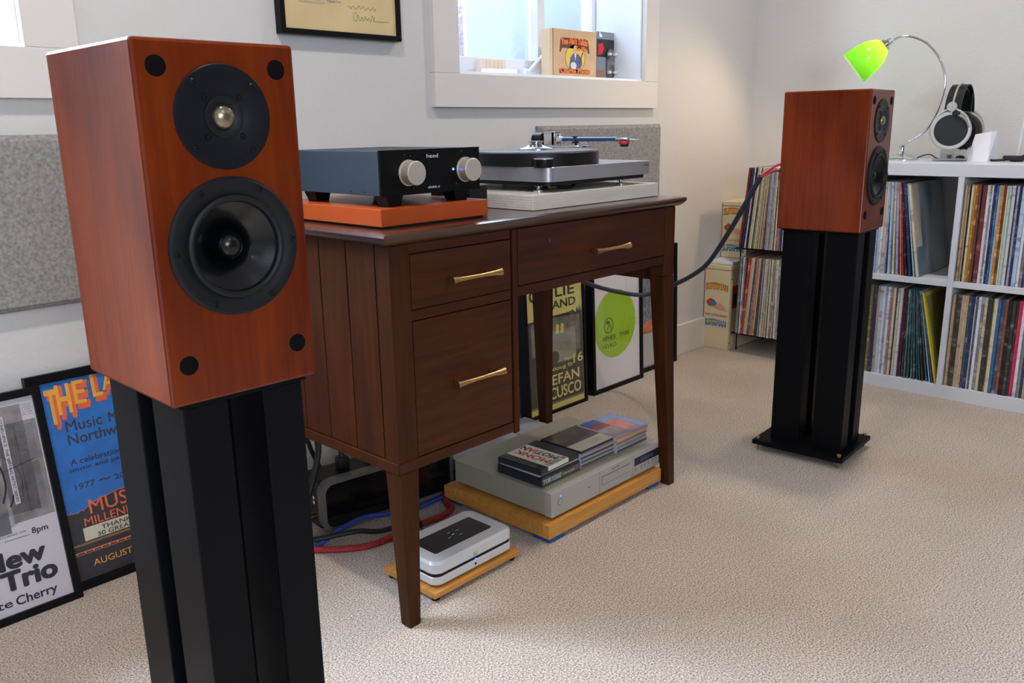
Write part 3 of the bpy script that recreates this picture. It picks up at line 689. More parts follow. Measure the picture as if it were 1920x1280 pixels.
# ---------------- things on the floor under the desk ----------------
bamb = wood('bamboo_board', (176, 112, 40), (214, 156, 74), 'X', 6, rough=.4, coat=.25, blotch=.3, fine=.8)
feltb = mat('blue_felt_pad', (34, 74, 156), .8)
t = thing('bamboo_board', 'thick bamboo board on blue pads under the silver disc player', 'board', (1.330, 1.157, 0))
for i in range(9):
    bx('strip', bamb, t, 0, .450, .353*i/9+.0002, .353*(i+1)/9-.0002, .0125, .0455, b=.0008)
for x, y in ((.01, .006), (.40, .006), (.01, .30), (.40, .30)): bx('pad', feltb, t, x-.004, x+.05, y-.002, y+.05, 0, .0125, b=.003)
silvf = mat('satin_silver_case', (168, 165, 158), .42, metal=.15); silt = mat('grey_metal_casing', (148, 145, 130), .5)
t = thing('disc_player', 'silver compact disc player on the bamboo board carrying three stacks of disc cases', 'player', (1.354, 1.170, .0455))
cw = .443
bx('casing', silt, t, 0, cw, .021, .322, .009, .0655, b=.0015)
bx('front_panel', silvf, t, 0, cw, 0, .021, .0075, .067, b=.0012)
for x in (.05, .39):
    for y in (.05, .27): M().cyl((x, y, 0), (x, y, .009), .02, n=24).build('foot', blackm, t)
for x in (.178, .314): bx('panel_joint', dimm, t, x-.0004, x+.0004, -.0003, .0005, .009, .0655)
m_ = M(); m_.box(.187, .302, -.0004, .0006, .0485, .0495); m_.box(.187, .302, -.0004, .0006, .0275, .0279); m_.box(.187, .1875, -.0004, .0006, .0275, .0495); m_.build('tray_slot', blackm, t)
bx('tray_front', silvf, t, .188, .302, -.0002, .001, .0280, .0484)
bx('display', mat('display_glass', (34, 36, 60), .25, spec=.3), t, .322, .431, -.0006, .001, .0345, .0555)
text('8888', mat('display_digit', (80, 84, 116), .4), t, (.347, -.0009, .0395), (1, 0, 0), (0, 0, 1), .055, .0105, 0)
text('ROTEL', blackm, t, (.228, -.0005, .0560), (1, 0, 0), (0, 0, 1), .030, .0038, .01)
text('disc', dimm, t, (.247, -.0005, .0385), (1, 0, 0), (0, 0, 1), .010, .0045, 0)
for x, z in ((.330, .0235), (.356, .0255), (.371, .026), (.387, .0265), (.404, .0265), (.417, .027)): M().lathe([(0, .0015), (.0032, .0015), (.0036, .001), (.0036, 0)], FT(x, 0, z), 16).build('button', silvf, t); 
for x, z in ((.330, .0235), (.356, .0255), (.371, .026), (.387, .0265), (.404, .0265), (.417, .027)): M().lathe([(.0036, 0), (.0036, .0006), (.0044, .0006), (.0044, 0)], FT(x, 0, z), 16).build('button_ring', blackm, t)
M().lathe([(0, .0012), (.0068, .0012), (.0075, .0005), (.0075, 0)], FT(.030, 0, .0385), 28).build('power_button', silvf, t)
M().lathe([(.0075, 0), (.0075, .0006), (.0083, .0006), (.0083, 0)], FT(.030, 0, .0385), 28).build('button_ring', blackm, t)
M().cyl((.0315, 0, .0530), (.0315, -.0008, .0530), .0022, n=12).build('power_led', mat('soft_blue_led', (70, 130, 240), .3, emit=((60, 120, 255), 2)), t)
M().cyl((.136, 0, .0395), (.136, -.0006, .0395), .0016, n=10).build('sensor', blackm, t)
# disc cases
clear = mat('clear_plastic_edge', (176, 178, 184), .15, coat=.8)
ZC = .1125
def cdcase(loc, rz, w, d, h, label, tray, cover, spine=None, over=None):
    t = thing('disc_case', label, 'disc case', loc, rz, 'disc cases on the player')
    bx('tray', tray, t, -w/2, w/2, -d/2, d/2, 0, h*.84, b=.0007)
    bx('cover', cover, t, -w/2+.002, w/2-.0004, -d/2+.0004, d/2-.0004, h*.84, h, b=.0006)
    if spine: bx('spine', spine, t, -w/2+.004, w/2-.004, -d/2-.0002, -d/2+.001, h*.15, h*.8)
    return t
dkc = mat('dark_blue_card', (30, 32, 44), .5, coat=.3); crm = mat('cream_card', (214, 200, 176), .6); tealc = mat('dark_teal_card', (34, 56, 56), .5)
redI = mat('red_ink', (196, 52, 44), .6)
z = ZC
c = cdcase((1.4385, 1.283, z), .0, .142, .142, .0225, 'thick black disc box with white lettering, bottom of the left stack on the player', dkc, dkc); 
bx('spine', mat('photo_spine', (88, 80, 72), .5, noise=(90, (1, 1, 1), .6)), c, -.068, .069, -.0713, -.070, .002, .0195)
text('TORTOISE', whi, c, (-.066, -.0716, .0055), (1, 0, 0), (0, 0, 1), .064, .0105, .02); text('a lazarus taxon', whi, c, (.004, -.0716, .0085), (1, 0, 0), (0, 0, 1), .045, .0055, 0)
z += .0227
cdcase((1.4392, 1.284, z), .0, .142, .126, .0065, 'clear slim disc case sandwiched in the left stack on the player', clear, clear, crm); z += .0067
c = cdcase((1.4345, 1.281, z), .035, .143, .134, .0145, 'black card disc case with red and black lettering, top of the left stack', dkc, dkc, tealc)
M().prism([(-.046, -.0672), (.030, -.0672), (.033, .064), (-.043, .064)], .0005, (0, 0, .0150), (1, 0, 0), (0, 1, 0)).build('label_card', mat('label_paper', (222, 214, 196), .6), c, smooth=0)
bx('label_card', _m['label_paper'], c, -.046, .030, -.0683, -.0670, .0045, .0148)
# lettering reads from the far side of the desk
tk = ((0, 1, 0), (-1, 0, 0))
text('MONK', redI, c, (-.010, -.0500, .0152), *tk, .104, .021, .06)
text('MOT', ink, c, (.0200, -.0500, .0152), *tk, .062, .021, .06); text('IA', redI, c, (.0200, .0140, .0152), *tk, .026, .021, .06); text('N', ink, c, (.0200, .0420, .0152), *tk, .017, .021, .06)
text('8 20/81', ink, c, (.026, -.0540, .0152), (-1, 0, 0), (0, -1, 0), .066, .0105, .02)
z = ZC
edgec = [mat('case_edge_%s' % n, rgb, .4) for n, rgb in (('brown', (96, 70, 60)), ('slate', (84, 92, 104)), ('plum', (92, 66, 72)), ('grey', (124, 124, 126)), ('rose', (148, 110, 104)))]
rn = random.Random(3)
pos = ['bottom', 'second from the bottom', 'third from the bottom', 'fourth from the bottom']
for i in range(4):
    cdcase((1.583+rn.uniform(-.0015, .0015), 1.277+rn.uniform(-.0015, .0015), z), rn.uniform(-.02, .02), .140, .126, .0098, 'clear disc case with dark spine, %s of the middle stack' % pos[i], clear, clear, edgec[i]); z += .0100
c = cdcase((1.581, 1.276, z), .0, .142, .131, .006, 'card disc sleeve with black and white photo and cream strip, top of the middle stack', dkc, dkc)
def smudge():
    return mat('smoky_photo', (74, 68, 66), .35, coat=.3, noise=(16, (1, 1.6, 1), .75))
bx('photo', smudge(), c, -.069, .070, -.020, .064, .0058, .0064); bx('cream_strip', crm, c, -.069, .070, -.064, -.020, .0058, .0064)
for k in range(5): bx('caption', mat('faint_caption', (150, 138, 122), .7), c, -.01, .045-.004*k, -.034-.005*k, -.033-.005*k, .0064, .0065)
z = ZC
for i in range(3):
    cdcase((1.715+rn.uniform(-.002, .002), 1.270+rn.uniform(-.002, .002), z), rn.uniform(-.03, .03), .140, .126, .0098, 'clear disc case with a coloured spine, %s of the right stack' % pos[i], clear, clear, edgec[(i+2) % 5]); z += .0100
cdcase((1.7150, 1.269, z), .03, .141, .126, .0075, 'card disc sleeve with a yellow edge just under the colourful top case', mat('yellow_card', (206, 170, 96), .5), mat('yellow_card', (1, 1, 1)), _m['yellow_card']); z += .0077
c = cdcase((1.7105, 1.2665, z), -.015, .142, .126, .0100, 'clear disc case with blue and red artwork, top of the right stack', clear, mat('lilac_case', (150, 140, 156), .15, coat=.8), mat('rose_spine', (176, 120, 128), .4))
ak = 0
for q, rgb, nm in (((-.062, -.005, .0, .060), (142, 60, 72), 'maroon_art'), ((-.062, .069, -.060, .0), (150, 128, 134), 'mauve_art'), ((-.005, .045, -.045, .030), (206, 122, 104), 'coral_art'), ((.0, .069, .026, .060), (128, 156, 206), 'sky_art'), ((-.062, -.005, .035, .061), (52, 96, 160), 'blue_art'), ((.045, .069, -.060, .030), (132, 156, 204), 'sky_art')):
    ak += .00012; bx('artwork', mat(nm, rgb, .2, coat=.8, noise=(40, (1, 1, 1), .15)), c, q[0], q[1], q[2], q[3], .0099, .0101+ak)
# streamer
wht = mat('white_plastic', (206, 204, 202), .4, coat=.2)
t = thing('thin_bamboo_board', 'thin bamboo board under the white streamer beside the front desk leg', 'board', (.992, 1.166, 0))
for i in range(6): bx('strip', bamb, t, 0, .25, .165*i/6+.0002, .165*(i+1)/6-.0002, .010, .0215, b=.0008)
for x, y in ((.015, .015), (.235, .015), (.015, .15), (.235, .15)): M().cyl((x, y, 0), (x, y, .010), .009, n=14).build('foot', rubm, t)
t = thing('music_streamer', 'white rounded streamer with black touch panel on thin bamboo board', 'streamer', (1.004, 1.176, .0215))
pol = rr(0, .229, 0, .142, .020, 8)
slab(pol, .004, .0245, 'lower_shell', wht, t, .003); slab(rr(.0015, .2275, .0015, .1405, .0185, 8), .0235, .0275, 'dark_seam', blackm, t, .0003); slab(pol, .0265, .0550, 'upper_shell', wht, t, .005)
slab(rr(.032, .197, .034, .108, .006, 5), .0549, .0555, 'touch_panel', mat('touch_glass', (12, 13, 17), .3, spec=.3), t, .0002)
for x, y in ((.114, .084), (.135, .080), (.101, .066), (.128, .060)): bx('touch_mark', whi, t, x-.004, x+.004, y-.0006, y+.0006, .0555, .0557)
bx('touch_mark', mat('soft_blue_led', (1, 1, 1)), t, .112, .119, .0712, .0722, .0555, .0558)
M().cyl((.112, -.0002, .0255), (.112, -.0018, .0255), .0018, n=10).build('status_light', _m['soft_blue_led'], t)
M().cyl((.112, .001, .0145), (.112, -.0004, .0145), .0028, n=16).build('phone_socket', blackm, t)
text('BS', dimm, t, (.1065, -.0003, .034), (1, 0, 0), (0, 0, 1), .010, .0075, -.01)
# power conditioner
t = thing('power_conditioner', 'black box with silver rounded frame and plugs on top behind the front desk leg', 'electrical box', (1.012, 1.578, 0), -.13)
def rr2(w, h, r): return rr(0, w, 0, h, r, 8)
o1 = rr2(.372, .128, .030); 
def ring(outer, inner, y0, y1, name, m, par):
    n = len(outer); v = [(a, y0, b+.006) for a, b in outer]+[(a, y0, b+.006) for a, b in inner]+[(a, y1, b+.006) for a, b in outer]+[(a, y1, b+.006) for a, b in inner]; f = []
    for k in range(n):
        j = (k+1) % n
        f += [(k, j, n+j, n+k), (2*n+k, 3*n+k, 3*n+j, 2*n+j), (k, 2*n+k, 2*n+j, j), (n+k, n+j, 3*n+j, 3*n+k)]
    m_ = M(); m_.add(v, f); return wn(m_.build(name, m, par, smooth=30))
inn = [(a+.0, b) for a, b in rr(.010, .362, .010, .118, .022, 8)]
ring(o1, inn, -.004, .020, 'silver_frame', mat('dull_silver', (116, 112, 106), .4, metal=.5), t)
M().prism([(a, b+.006) for a, b in inn], .006, (0, .001, 0)).build('front_face', mat('gloss_black', (8, 9, 12), .15), t)
bx('casing', blackm, t, .004, .368, .020, .105, .010, .130, b=.004)
for z in (.078, .066): bx('usb_socket', whi, t, .0032, .0045, .045, .052, z, z+.007)
for y in (.04, .06): M().cyl((.004, y, .038), (-.012, y, .038), .0045, n=12).build('gold_plug', brass, t)
for x, y in ((.09, .06), (.17, .06), (.25, .06)): 
    m_ = M(); m_.box(x-.014, x+.014, y-.013, y+.013, .130, .160, b=.004); m_.tube([(x, y, .158), (x, y+.01, .20), (x-.01, y+.03, .27)], .0065, 8, 5); m_.build('plug', blackc, t)
for x in (.03, .34): 
    for y in (.03, .09): M().cyl((x, y, 0), (x, y, .011), .008, n=12).build('foot', rubm, t)
# cables on the floor
redc = mat('red_braided_sleeve', (150, 28, 34), .5, noise=(260, (1, 1, 1), .5), bump=(400, .001))
tag(M().tube([(.90, 1.60, .012), (.962, 1.52, .007), (1.034, 1.46, .006), (1.098, 1.447, .007), (1.15, 1.442, .008), (1.21, 1.445, .008), (1.262, 1.44, .008), (1.305, 1.455, .008), (1.318, 1.49, .008), (1.34, 1.517, .008)], .0078, 10, 8).build('audio_cable', redc), 'red braided cable curving over the carpet behind the front desk leg', 'cable')
tag(M().tube([(.90, 1.56, .010), (.966, 1.535, .012), (1.03, 1.535, .028), (1.10, 1.54, .030), (1.17, 1.522, .020), (1.24, 1.515, .010), (1.32, 1.52, .008), (1.40, 1.525, .008)], .0055, 10, 8).build('audio_cable', mat('royal_blue_cable', (36, 62, 140), .45)), 'royal blue cable on the carpet in front of the silver-framed black box', 'cable')
tag(M().tube([(.90, 1.585, .018), (.99, 1.53, .024), (1.05, 1.50, .026), (1.10, 1.485, .012), (1.155, 1.462, .016)], .006, 10, 8).build('power_cable', blackc), 'black cable lying over the red braided cable by the desk leg', 'cable')
m_ = M(); m_.box(1.14, 1.19, 1.43, 1.455, .004, .026, b=.004); tag(m_.build('cable_plug', blackc), 'black plug end behind the front desk leg', 'plug')
tag(M().tube([(1.03, 1.70, .40), (1.02, 1.66, .30), (1.045, 1.63, .225), (1.035, 1.62, .17), (.99, 1.60, .10), (.95, 1.60, .03)], .0075, 10, 8).build('power_cable', blackc), 'thick black power cable looping down beside the foreground stand', 'cable')
tag(M().tube([(1.02, 1.74, .30), (1.055, 1.70, .215), (1.075, 1.70, .16), (1.105, 1.71, .10), (1.15, 1.74, .05), (1.22, 1.76, .006)], .0055, 10, 8).build('power_cable', blackc), 'thin black power cable hanging beneath the desk pedestal', 'cable')
# pale flat box behind the player
pale = mat('pale_grey_plastic', (150, 152, 158), .45)
t = thing('flat_box', 'pale grey flat box on the floor behind the disc player under the desk', 'box', (1.40, 1.535, 0))
bx('lower_shell', pale, t, 0, .37, 0, .10, 0, .050, b=.004); bx('lid', pale, t, .001, .25, .001, .099, .0505, .083, b=.003); bx('lid', pale, t, .252, .37, .001, .099, .0505, .083, b=.003)
tag(M().tube([(1.45, 1.60, .088), (1.55, 1.585, .090), (1.62, 1.60, .088), (1.66, 1.66, .07)], .004, 8, 6).build('audio_cable', mat('grey_cable', (92, 92, 96), .5)), 'grey cable lying over the pale flat box', 'cable')
tag(M().tube([(1.77, 1.60, .003), (1.79, 1.575, .03), (1.815, 1.565, .035), (1.835, 1.585, .02), (1.83, 1.62, .003)], .0035, 8, 6).build('audio_cable', mat('teal_cable', (28, 72, 104), .5)), 'small teal cable loop behind the disc player', 'cable')
# speaker cable to the right speaker
cp = [(2.262, 1.088, .755), (2.188, 1.08, .800), (2.170, 1.12, .782), (2.191, 1.17, .71), (2.217, 1.23, .626), (2.26, 1.32, .519), (2.303, 1.40, .464), (2.355, 1.50, .414), (2.384, 1.58, .376), (2.362, 1.64, .361), (2.264, 1.68, .385), (2.121, 1.68, .433), (1.98, 1.66, .50), (1.9, 1.64, .62)]
t = thing('speaker_cable', 'thick dark blue speaker cable with red ends running from the right speaker to the desk', 'cable')
M().tube(cp[2:], .0072, 10, 8).build('cable_jacket', darkc, t)
redw = mat('red_wire', (176, 34, 58), .45)
M().tube([(2.262, 1.085, .760), (2.215, 1.070, .808), (2.188, 1.085, .810), (2.170, 1.12, .784)], .0034, 8, 6).build('red_lead', redw, t)
M().tube([(2.262, 1.085, .740), (2.215, 1.080, .790), (2.188, 1.095, .794), (2.170, 1.12, .780)], .0034, 8, 6).build('red_lead', redw, t)

# ---------------- white record shelf ----------------
shw = mat('white_laminate', (206, 208, 214), .4)
SX0, SX1 = 3.011, 3.400
t = thing('record_shelf', 'white cube record shelf standing along the right wall', 'shelf', (SX0, 1.241, 0))
def sh_(name, y0, y1, z0, z1, x0=0, x1=SX1-SX0, b=.001, m=shw): return bx(name, m, t, x0, x1, y0-1.241, y1-1.241, z0, z1, b=b)
YB = 1.241-4*.335-3*.018-.08
sh_('top_board', YB, 1.241, .743, .783); sh_('bottom_board', YB, 1.241, 0, .045)
sh_('side_board', 1.201, 1.241, .045, .743); sh_('side_board', YB, YB+.04, .045, .743)
yy = 1.201
for i in range(3):
    yy -= .335; sh_('divider', yy-.018, yy, .045, .743); yy -= .018
for i in range(4):
    y1 = 1.201-i*.353; sh_('shelf_board', y1-.335, y1, .384, .404)
sh_('back_sheet', YB+.03, 1.23, .04, .75, x0=.380, x1=.385)
# records
def spinem(name, rgb, k):
    """card spine with a few worn, print-like marks along its height"""
    key = 'card_'+name+str(k)
    if key in _m: return _m[key]
    m = bpy.data.materials.new(key); m.use_nodes = True; nt = m.node_tree; b = nt.nodes['Principled BSDF']
    tc = nt.nodes.new('ShaderNodeTexCoord'); oi = nt.nodes.new('ShaderNodeObjectInfo')
    ad = nt.nodes.new('ShaderNodeVectorMath'); ad.operation = 'MULTIPLY_ADD'; ad.inputs[1].default_value = (.0, .25, 1)
    cb = nt.nodes.new('ShaderNodeCombineXYZ'); mu = nt.nodes.new('ShaderNodeMath'); mu.operation = 'MULTIPLY'; mu.inputs[1].default_value = 37
    nt.links.new(oi.outputs['Random'], mu.inputs[0]); nt.links.new(mu.outputs[0], cb.inputs[2]); nt.links.new(mu.outputs[0], cb.inputs[1])
    nt.links.new(tc.outputs['Object'], ad.inputs[0]); nt.links.new(cb.outputs[0], ad.inputs[2])
    n = nt.nodes.new('ShaderNodeTexNoise'); n.inputs['Scale'].default_value = 26; n.inputs['Detail'].default_value = 6; n.inputs['Roughness'].default_value = .75
    nt.links.new(ad.outputs[0], n.inputs['Vector'])
    r = nt.nodes.new('ShaderNodeValToRGB'); e = r.color_ramp.elements
    c = srgb(rgb); lum = sum(c[:3])/3
    alt = tuple(min(1, v*2.2+.10) for v in c[:3])+(1,) if lum < .25 else tuple(v*.45 for v in c[:3])+(1,)
    e[0].position = .36; e[0].color = alt; e[1].position = .47; e[1].color = c
    q = e.new(.68); q.color = tuple(v*.86 for v in c[:3])+(1,)
    nt.links.new(n.outputs['Fac'], r.inputs[0]); nt.links.new(r.outputs[0], b.inputs['Base Color'])
    b.inputs['Roughness'].default_value = .38
    _m[key] = m; return m
PAL = dict(cream=(206, 194, 168), tan=(184, 158, 130), white=(214, 214, 222), paleblue=(172, 196, 216), lavender=(160, 160, 190), navy=(42, 52, 86), black=(26, 24, 30), red=(178, 60, 50), coral=(204, 120, 102),
  blue=(56, 146, 204), lime=(160, 172, 62), olive=(112, 104, 48), grey=(128, 126, 128), brown=(94, 68, 54), charcoal=(56, 54, 54), teal=(56, 96, 104), rust=(146, 84, 52), gold=(168, 128, 44), orange=(186, 116, 48), mint=(176, 198, 180),
  maroon=(112, 44, 50), plum=(60, 40, 72), slate=(70, 84, 104), pink=(214, 52, 96), yellow=(206, 186, 60), green=(84, 108, 100), beige=(196, 184, 156), steel=(58, 96, 140))
SAY = dict(paleblue='pale blue', steel='steel blue')
_rm = {}
rr_ = random.Random(11)
def record(kind, loc, th, rx, label, group, dep=.312, h=.315):
    key = (round(th, 4))
    if key not in _rm:
        me = M().box(0, dep, 0, th, 0, h, b=min(.0006, th*.25), seg=1).build('record_sleeve', spinem(kind, PAL[kind], 0)); _rm[key] = me.data; bpy.data.objects.remove(me)
    me = _rm[key].copy() if (key, kind) not in _rm else _rm[(key, kind)]
    if (key, kind) not in _rm: me.materials.clear(); me.materials.append(spinem(kind, PAL[kind], 0)); _rm[(key, kind)] = me
    o = bpy.data.objects.new('record_sleeve', me); COL.objects.link(o); o.location = loc; o.rotation_euler = (rx, 0, 0)
    return tag(o, label, 'record', group)
def row(cell, seq, ytop, z, x, group, where, fromleft=True, lean=0, yend=None):
    """seq: (kind, thickness mm[, lean deg]) left to right in the photo = decreasing y"""
    H_ = .315
    if yend is not None:      # keep only as many as fit between the end and the cube's left side
        k = 0
        def need(q): return sum(v[1] for v in q)/1000+.0002*len(q)+H_*math.sin(R(q[-1][2] if len(q[-1]) > 2 else 0))
        while need(seq[k:]) > ytop-yend: k += 1
        seq = seq[k:]; ytop = yend+need(seq)
    y = ytop; n = len(seq); pa = lean; 
    if len(seq[0]) > 2: pa = seq[0][2]
    for i, s in enumerate(seq):
        kind, th = s[0], s[1]/1000.; a = s[2] if len(s) > 2 else lean
        o_ = ordinal(i+1 if fromleft else n-i)
        lab = '%s record spine, %s from the %s %s' % (SAY.get(kind, kind), o_, 'left' if fromleft else 'right', where)
        if a > pa: y -= H_*(math.sin(R(a))-math.sin(R(pa)))
        pa = a
        y -= th/math.cos(R(a))
        last = record(kind, (x+rr_.uniform(-.005, .004), y, z+.0003+th*max(0, math.sin(R(a)))), th-.0004, -R(a), lab, group)
        y -= .0002
    row.last = last
    return y
UL = [('cream', 9), ('white', 12), ('grey', 9), ('tan', 11), ('lavender', 10), ('white', 9), ('cream', 9), ('navy', 8), ('white', 7),
      ('cream', 7), ('maroon', 8), ('navy', 7), ('paleblue', 7), ('navy', 6), ('lavender', 8), ('paleblue', 8), ('white', 7), ('cream', 9), ('lavender', 7), ('paleblue', 6, 2), ('cream', 7, 3), ('lavender', 8, 4), ('coral', 5, 5.5), ('red', 4, 6), ('black', 7, 7), ('navy', 8, 8), ('paleblue', 5, 9), ('cream', 9, 10)]
row('ul', UL, 1.200, .404, SX0+.012, 'records in the upper left shelf cube', 'in the upper left shelf cube', False, yend=.960)
def duo(name, c1, c2, sc, vec):
    m = bpy.data.materials.new(name); m.use_nodes = True; nt = m.node_tree; b = nt.nodes['Principled BSDF']
    tc = nt.nodes.new('ShaderNodeTexCoord'); mp = nt.nodes.new('ShaderNodeMapping'); mp.inputs['Scale'].default_value = vec
    n = nt.nodes.new('ShaderNodeTexNoise'); n.inputs['Scale'].default_value = sc; r = nt.nodes.new('ShaderNodeValToRGB')
    nt.links.new(tc.outputs['Object'], mp.inputs[0]); nt.links.new(mp.outputs[0], n.inputs['Vector']); nt.links.new(n.outputs['Fac'], r.inputs[0]); nt.links.new(r.outputs[0], b.inputs['Base Color'])
    r.color_ramp.elements[0].position = .38; r.color_ramp.elements[1].position = .62; r.color_ramp.elements[0].color = srgb(c1); r.color_ramp.elements[1].color = srgb(c2); b.inputs['Roughness'].default_value = .3; b.inputs['Coat Weight'].default_value = .5
    return m
lo = row.last
bx('cover_front', duo('sleeve_art', (64, 96, 112), (168, 172, 166), 5, (1.6, 1, .5)), lo, .002, .309, -.0012, -.0002, .002, .313)
bx('cover_edge', mat('sleeve_beige', (184, 172, 148), .4), lo, .0022, .060, -.0016, -.0012, .10, .312)
LL = [('white', 10), ('cream', 9), ('tan', 9), ('grey', 9), ('white', 10), ('lavender', 9), ('cream', 8), ('white', 8), ('cream', 5), ('blue', 10), ('lime', 6), ('olive', 12), ('charcoal', 5), ('navy', 8), ('tan', 9), ('paleblue', 11), ('white', 8), ('lavender', 8), ('white', 9), ('grey', 7), ('coral', 4), ('cream', 7), ('navy', 5), ('beige', 7), ('white', 11), ('maroon', 4), ('plum', 8), ('charcoal', 6, .6)]
LL2 = [('green', 5, 1.5), ('teal', 4, 2.6), ('green', 4, 3.7), ('slate', 4, 4.8), ('teal', 4, 5.9), ('green', 3, 7), ('charcoal', 4, 8.2), ('slate', 4, 9.4), ('paleblue', 4, 10.6), ('slate', 4, 11.6), ('yellow', 5, 12.5)]
row('ll', LL+LL2, 1.200, .045, SX0+.012, 'records in the lower left shelf cube', 'in the lower left shelf cube', False, yend=.870)
lo = row.last
bx('cover_front', mat('cover_yellow', (196, 176, 44), .5), lo, .001, .310, -.0012, -.0002, .001, .314)
bx('cover_panel', duo('cover_panel_art', (150, 140, 96), (134, 132, 40), 5, (1, 1, 1)), lo, .018, .296, -.0016, -.0012, .016, .300)
UR = [('tan', 7), ('tan', 6), ('black', 6), ('cream', 7), ('gold', 8), ('rust', 6), ('brown', 7), ('charcoal', 4), ('maroon', 11), ('white', 9), ('grey', 6), ('white', 4), ('navy', 8), ('steel', 5), ('paleblue', 8), ('orange', 8), ('brown', 7), ('cream', 5), ('mint', 8), ('white', 10), ('charcoal', 5), ('lavender', 6), ('navy', 8), ('paleblue', 12), ('white', 8), ('grey', 8), ('navy', 8), ('white', 8), ('tan', 9), ('black', 8)]
row('ur', UR, .845, .404, SX0+.012, 'records in the upper right shelf cube', 'in the upper right shelf cube')
LR = [('tan', 9), ('brown', 5), ('charcoal', 13), ('tan', 11), ('cream', 4), ('tan', 6), ('slate', 9), ('navy', 9), ('white', 4), ('slate', 6), ('white', 9), ('grey', 9), ('beige', 9), ('charcoal', 13), ('olive', 6), ('cream', 11), ('steel', 9), ('slate', 11), ('rust', 9), ('black', 12), ('charcoal', 10), ('charcoal', 7), ('pink', 12), ('white', 9), ('grey', 9), ('navy', 8), ('tan', 8), ('white', 10)]
row('lr', LR, .845, .045, SX0+.012, 'records in the lower right shelf cube', 'in the lower right shelf cube')
# clear outer sleeve over the last leaning record of the upper left cube
# ---------------- wire rack with records, left of the shelf ----------------
wirem = mat('black_wire', (16, 16, 18), .4, metal=.4)
RX = 3.100
t = thing('wire_rack', 'black wire two-tier record rack in the room corner', 'rack', (RX, 1.26, 0))
for y in (.0, .425):
    for x in (.05, .28):
        M().tube([(x, y+.012, 0), (x, y+.012, .436)], .003, 8).build('leg', wirem, t)
for z in (.080, .432):
    for x in (.01, .05, .12, .19, .28): M().tube([(x, 0, z), (x, .437, z)], .0028, 6).build('wire', wirem, t)
    for y in (0.0, .437): M().tube([(.005, y, z), (.30, y, z)], .0028, 6).build('wire', wirem, t)
    M().tube([(.05, .432, z+.0), (.05, .436, z+.03), (.28, .436, z+.03), (.28, .432, z)], .0025, 6, 0).build('wire', wirem, t)
RU = [('maroon', 5, -5.5), ('maroon', 3, -5.5), ('slate', 5, -5.5), ('navy', 6, -5.5), ('charcoal', 4, -5.5), ('white', 3, -5.4), ('black', 9, -5.2), ('cream', 5, -5), ('beige', 5, -5), ('white', 4, -5), ('black', 6, -5), ('lime', 3, -5), ('cream', 6, -4.6), ('tan', 5, -4.6), ('beige', 6, -4.2), ('grey', 4, -4.2), ('tan', 6, -3.8), ('cream', 5, -2.2), ('grey', 4, -2), ('lavender', 9, -2), ('grey', 5, -2), ('beige', 6, -2), ('cream', 5, -1.5), ('charcoal', 3, -1.5), ('cream', 6, -1.5), ('grey', 6, -1.5), ('coral', 5, -1), ('slate', 5, -1), ('white', 6), ('tan', 6), ('cream', 6), ('navy', 6), ('white', 7), ('grey', 6), ('beige', 6), ('cream', 7), ('brown', 6), ('white', 6), ('tan', 6), ('grey', 7), ('cream', 7), ('white', 7)]
row('ru', RU, 1.676, .4385, RX-.008, 'records on the upper tier of the wire rack', 'on the upper tier of the wire rack')
RL = [('grey', 6, -1.5), ('grey', 6, -1.5), ('slate', 5, -1.5), ('white', 5, -1.5), ('grey', 3, -1.5), ('red', 9, -3.5), ('tan', 5, -4), ('beige', 6, -4), ('cream', 5, -4), ('slate', 5, -4), ('grey', 5, -4), ('coral', 5, -3.5), ('tan', 5, -3.5), ('cream', 5, -3.2), ('charcoal', 4, -3), ('brown', 5, -3), ('lavender', 4, -2.5), ('grey', 6, -2), ('cream', 6, -2), ('beige', 6, -1.5), ('grey', 4, -1.5), ('beige', 6, -1.5), ('slate', 5, -1.2), ('cream', 6, -1.2), ('grey', 5, -1), ('tan', 6, -1), ('white', 5), ('cream', 6), ('grey', 6), ('beige', 6), ('white', 6), ('brown', 6), ('cream', 7), ('grey', 6), ('tan', 7), ('white', 6), ('slate', 6), ('cream', 7), ('beige', 7), ('white', 7), ('grey', 7)]
row('rl', RL, 1.676, .0865, RX-.008, 'records on the lower tier of the wire rack', 'on the lower tier of the wire rack')
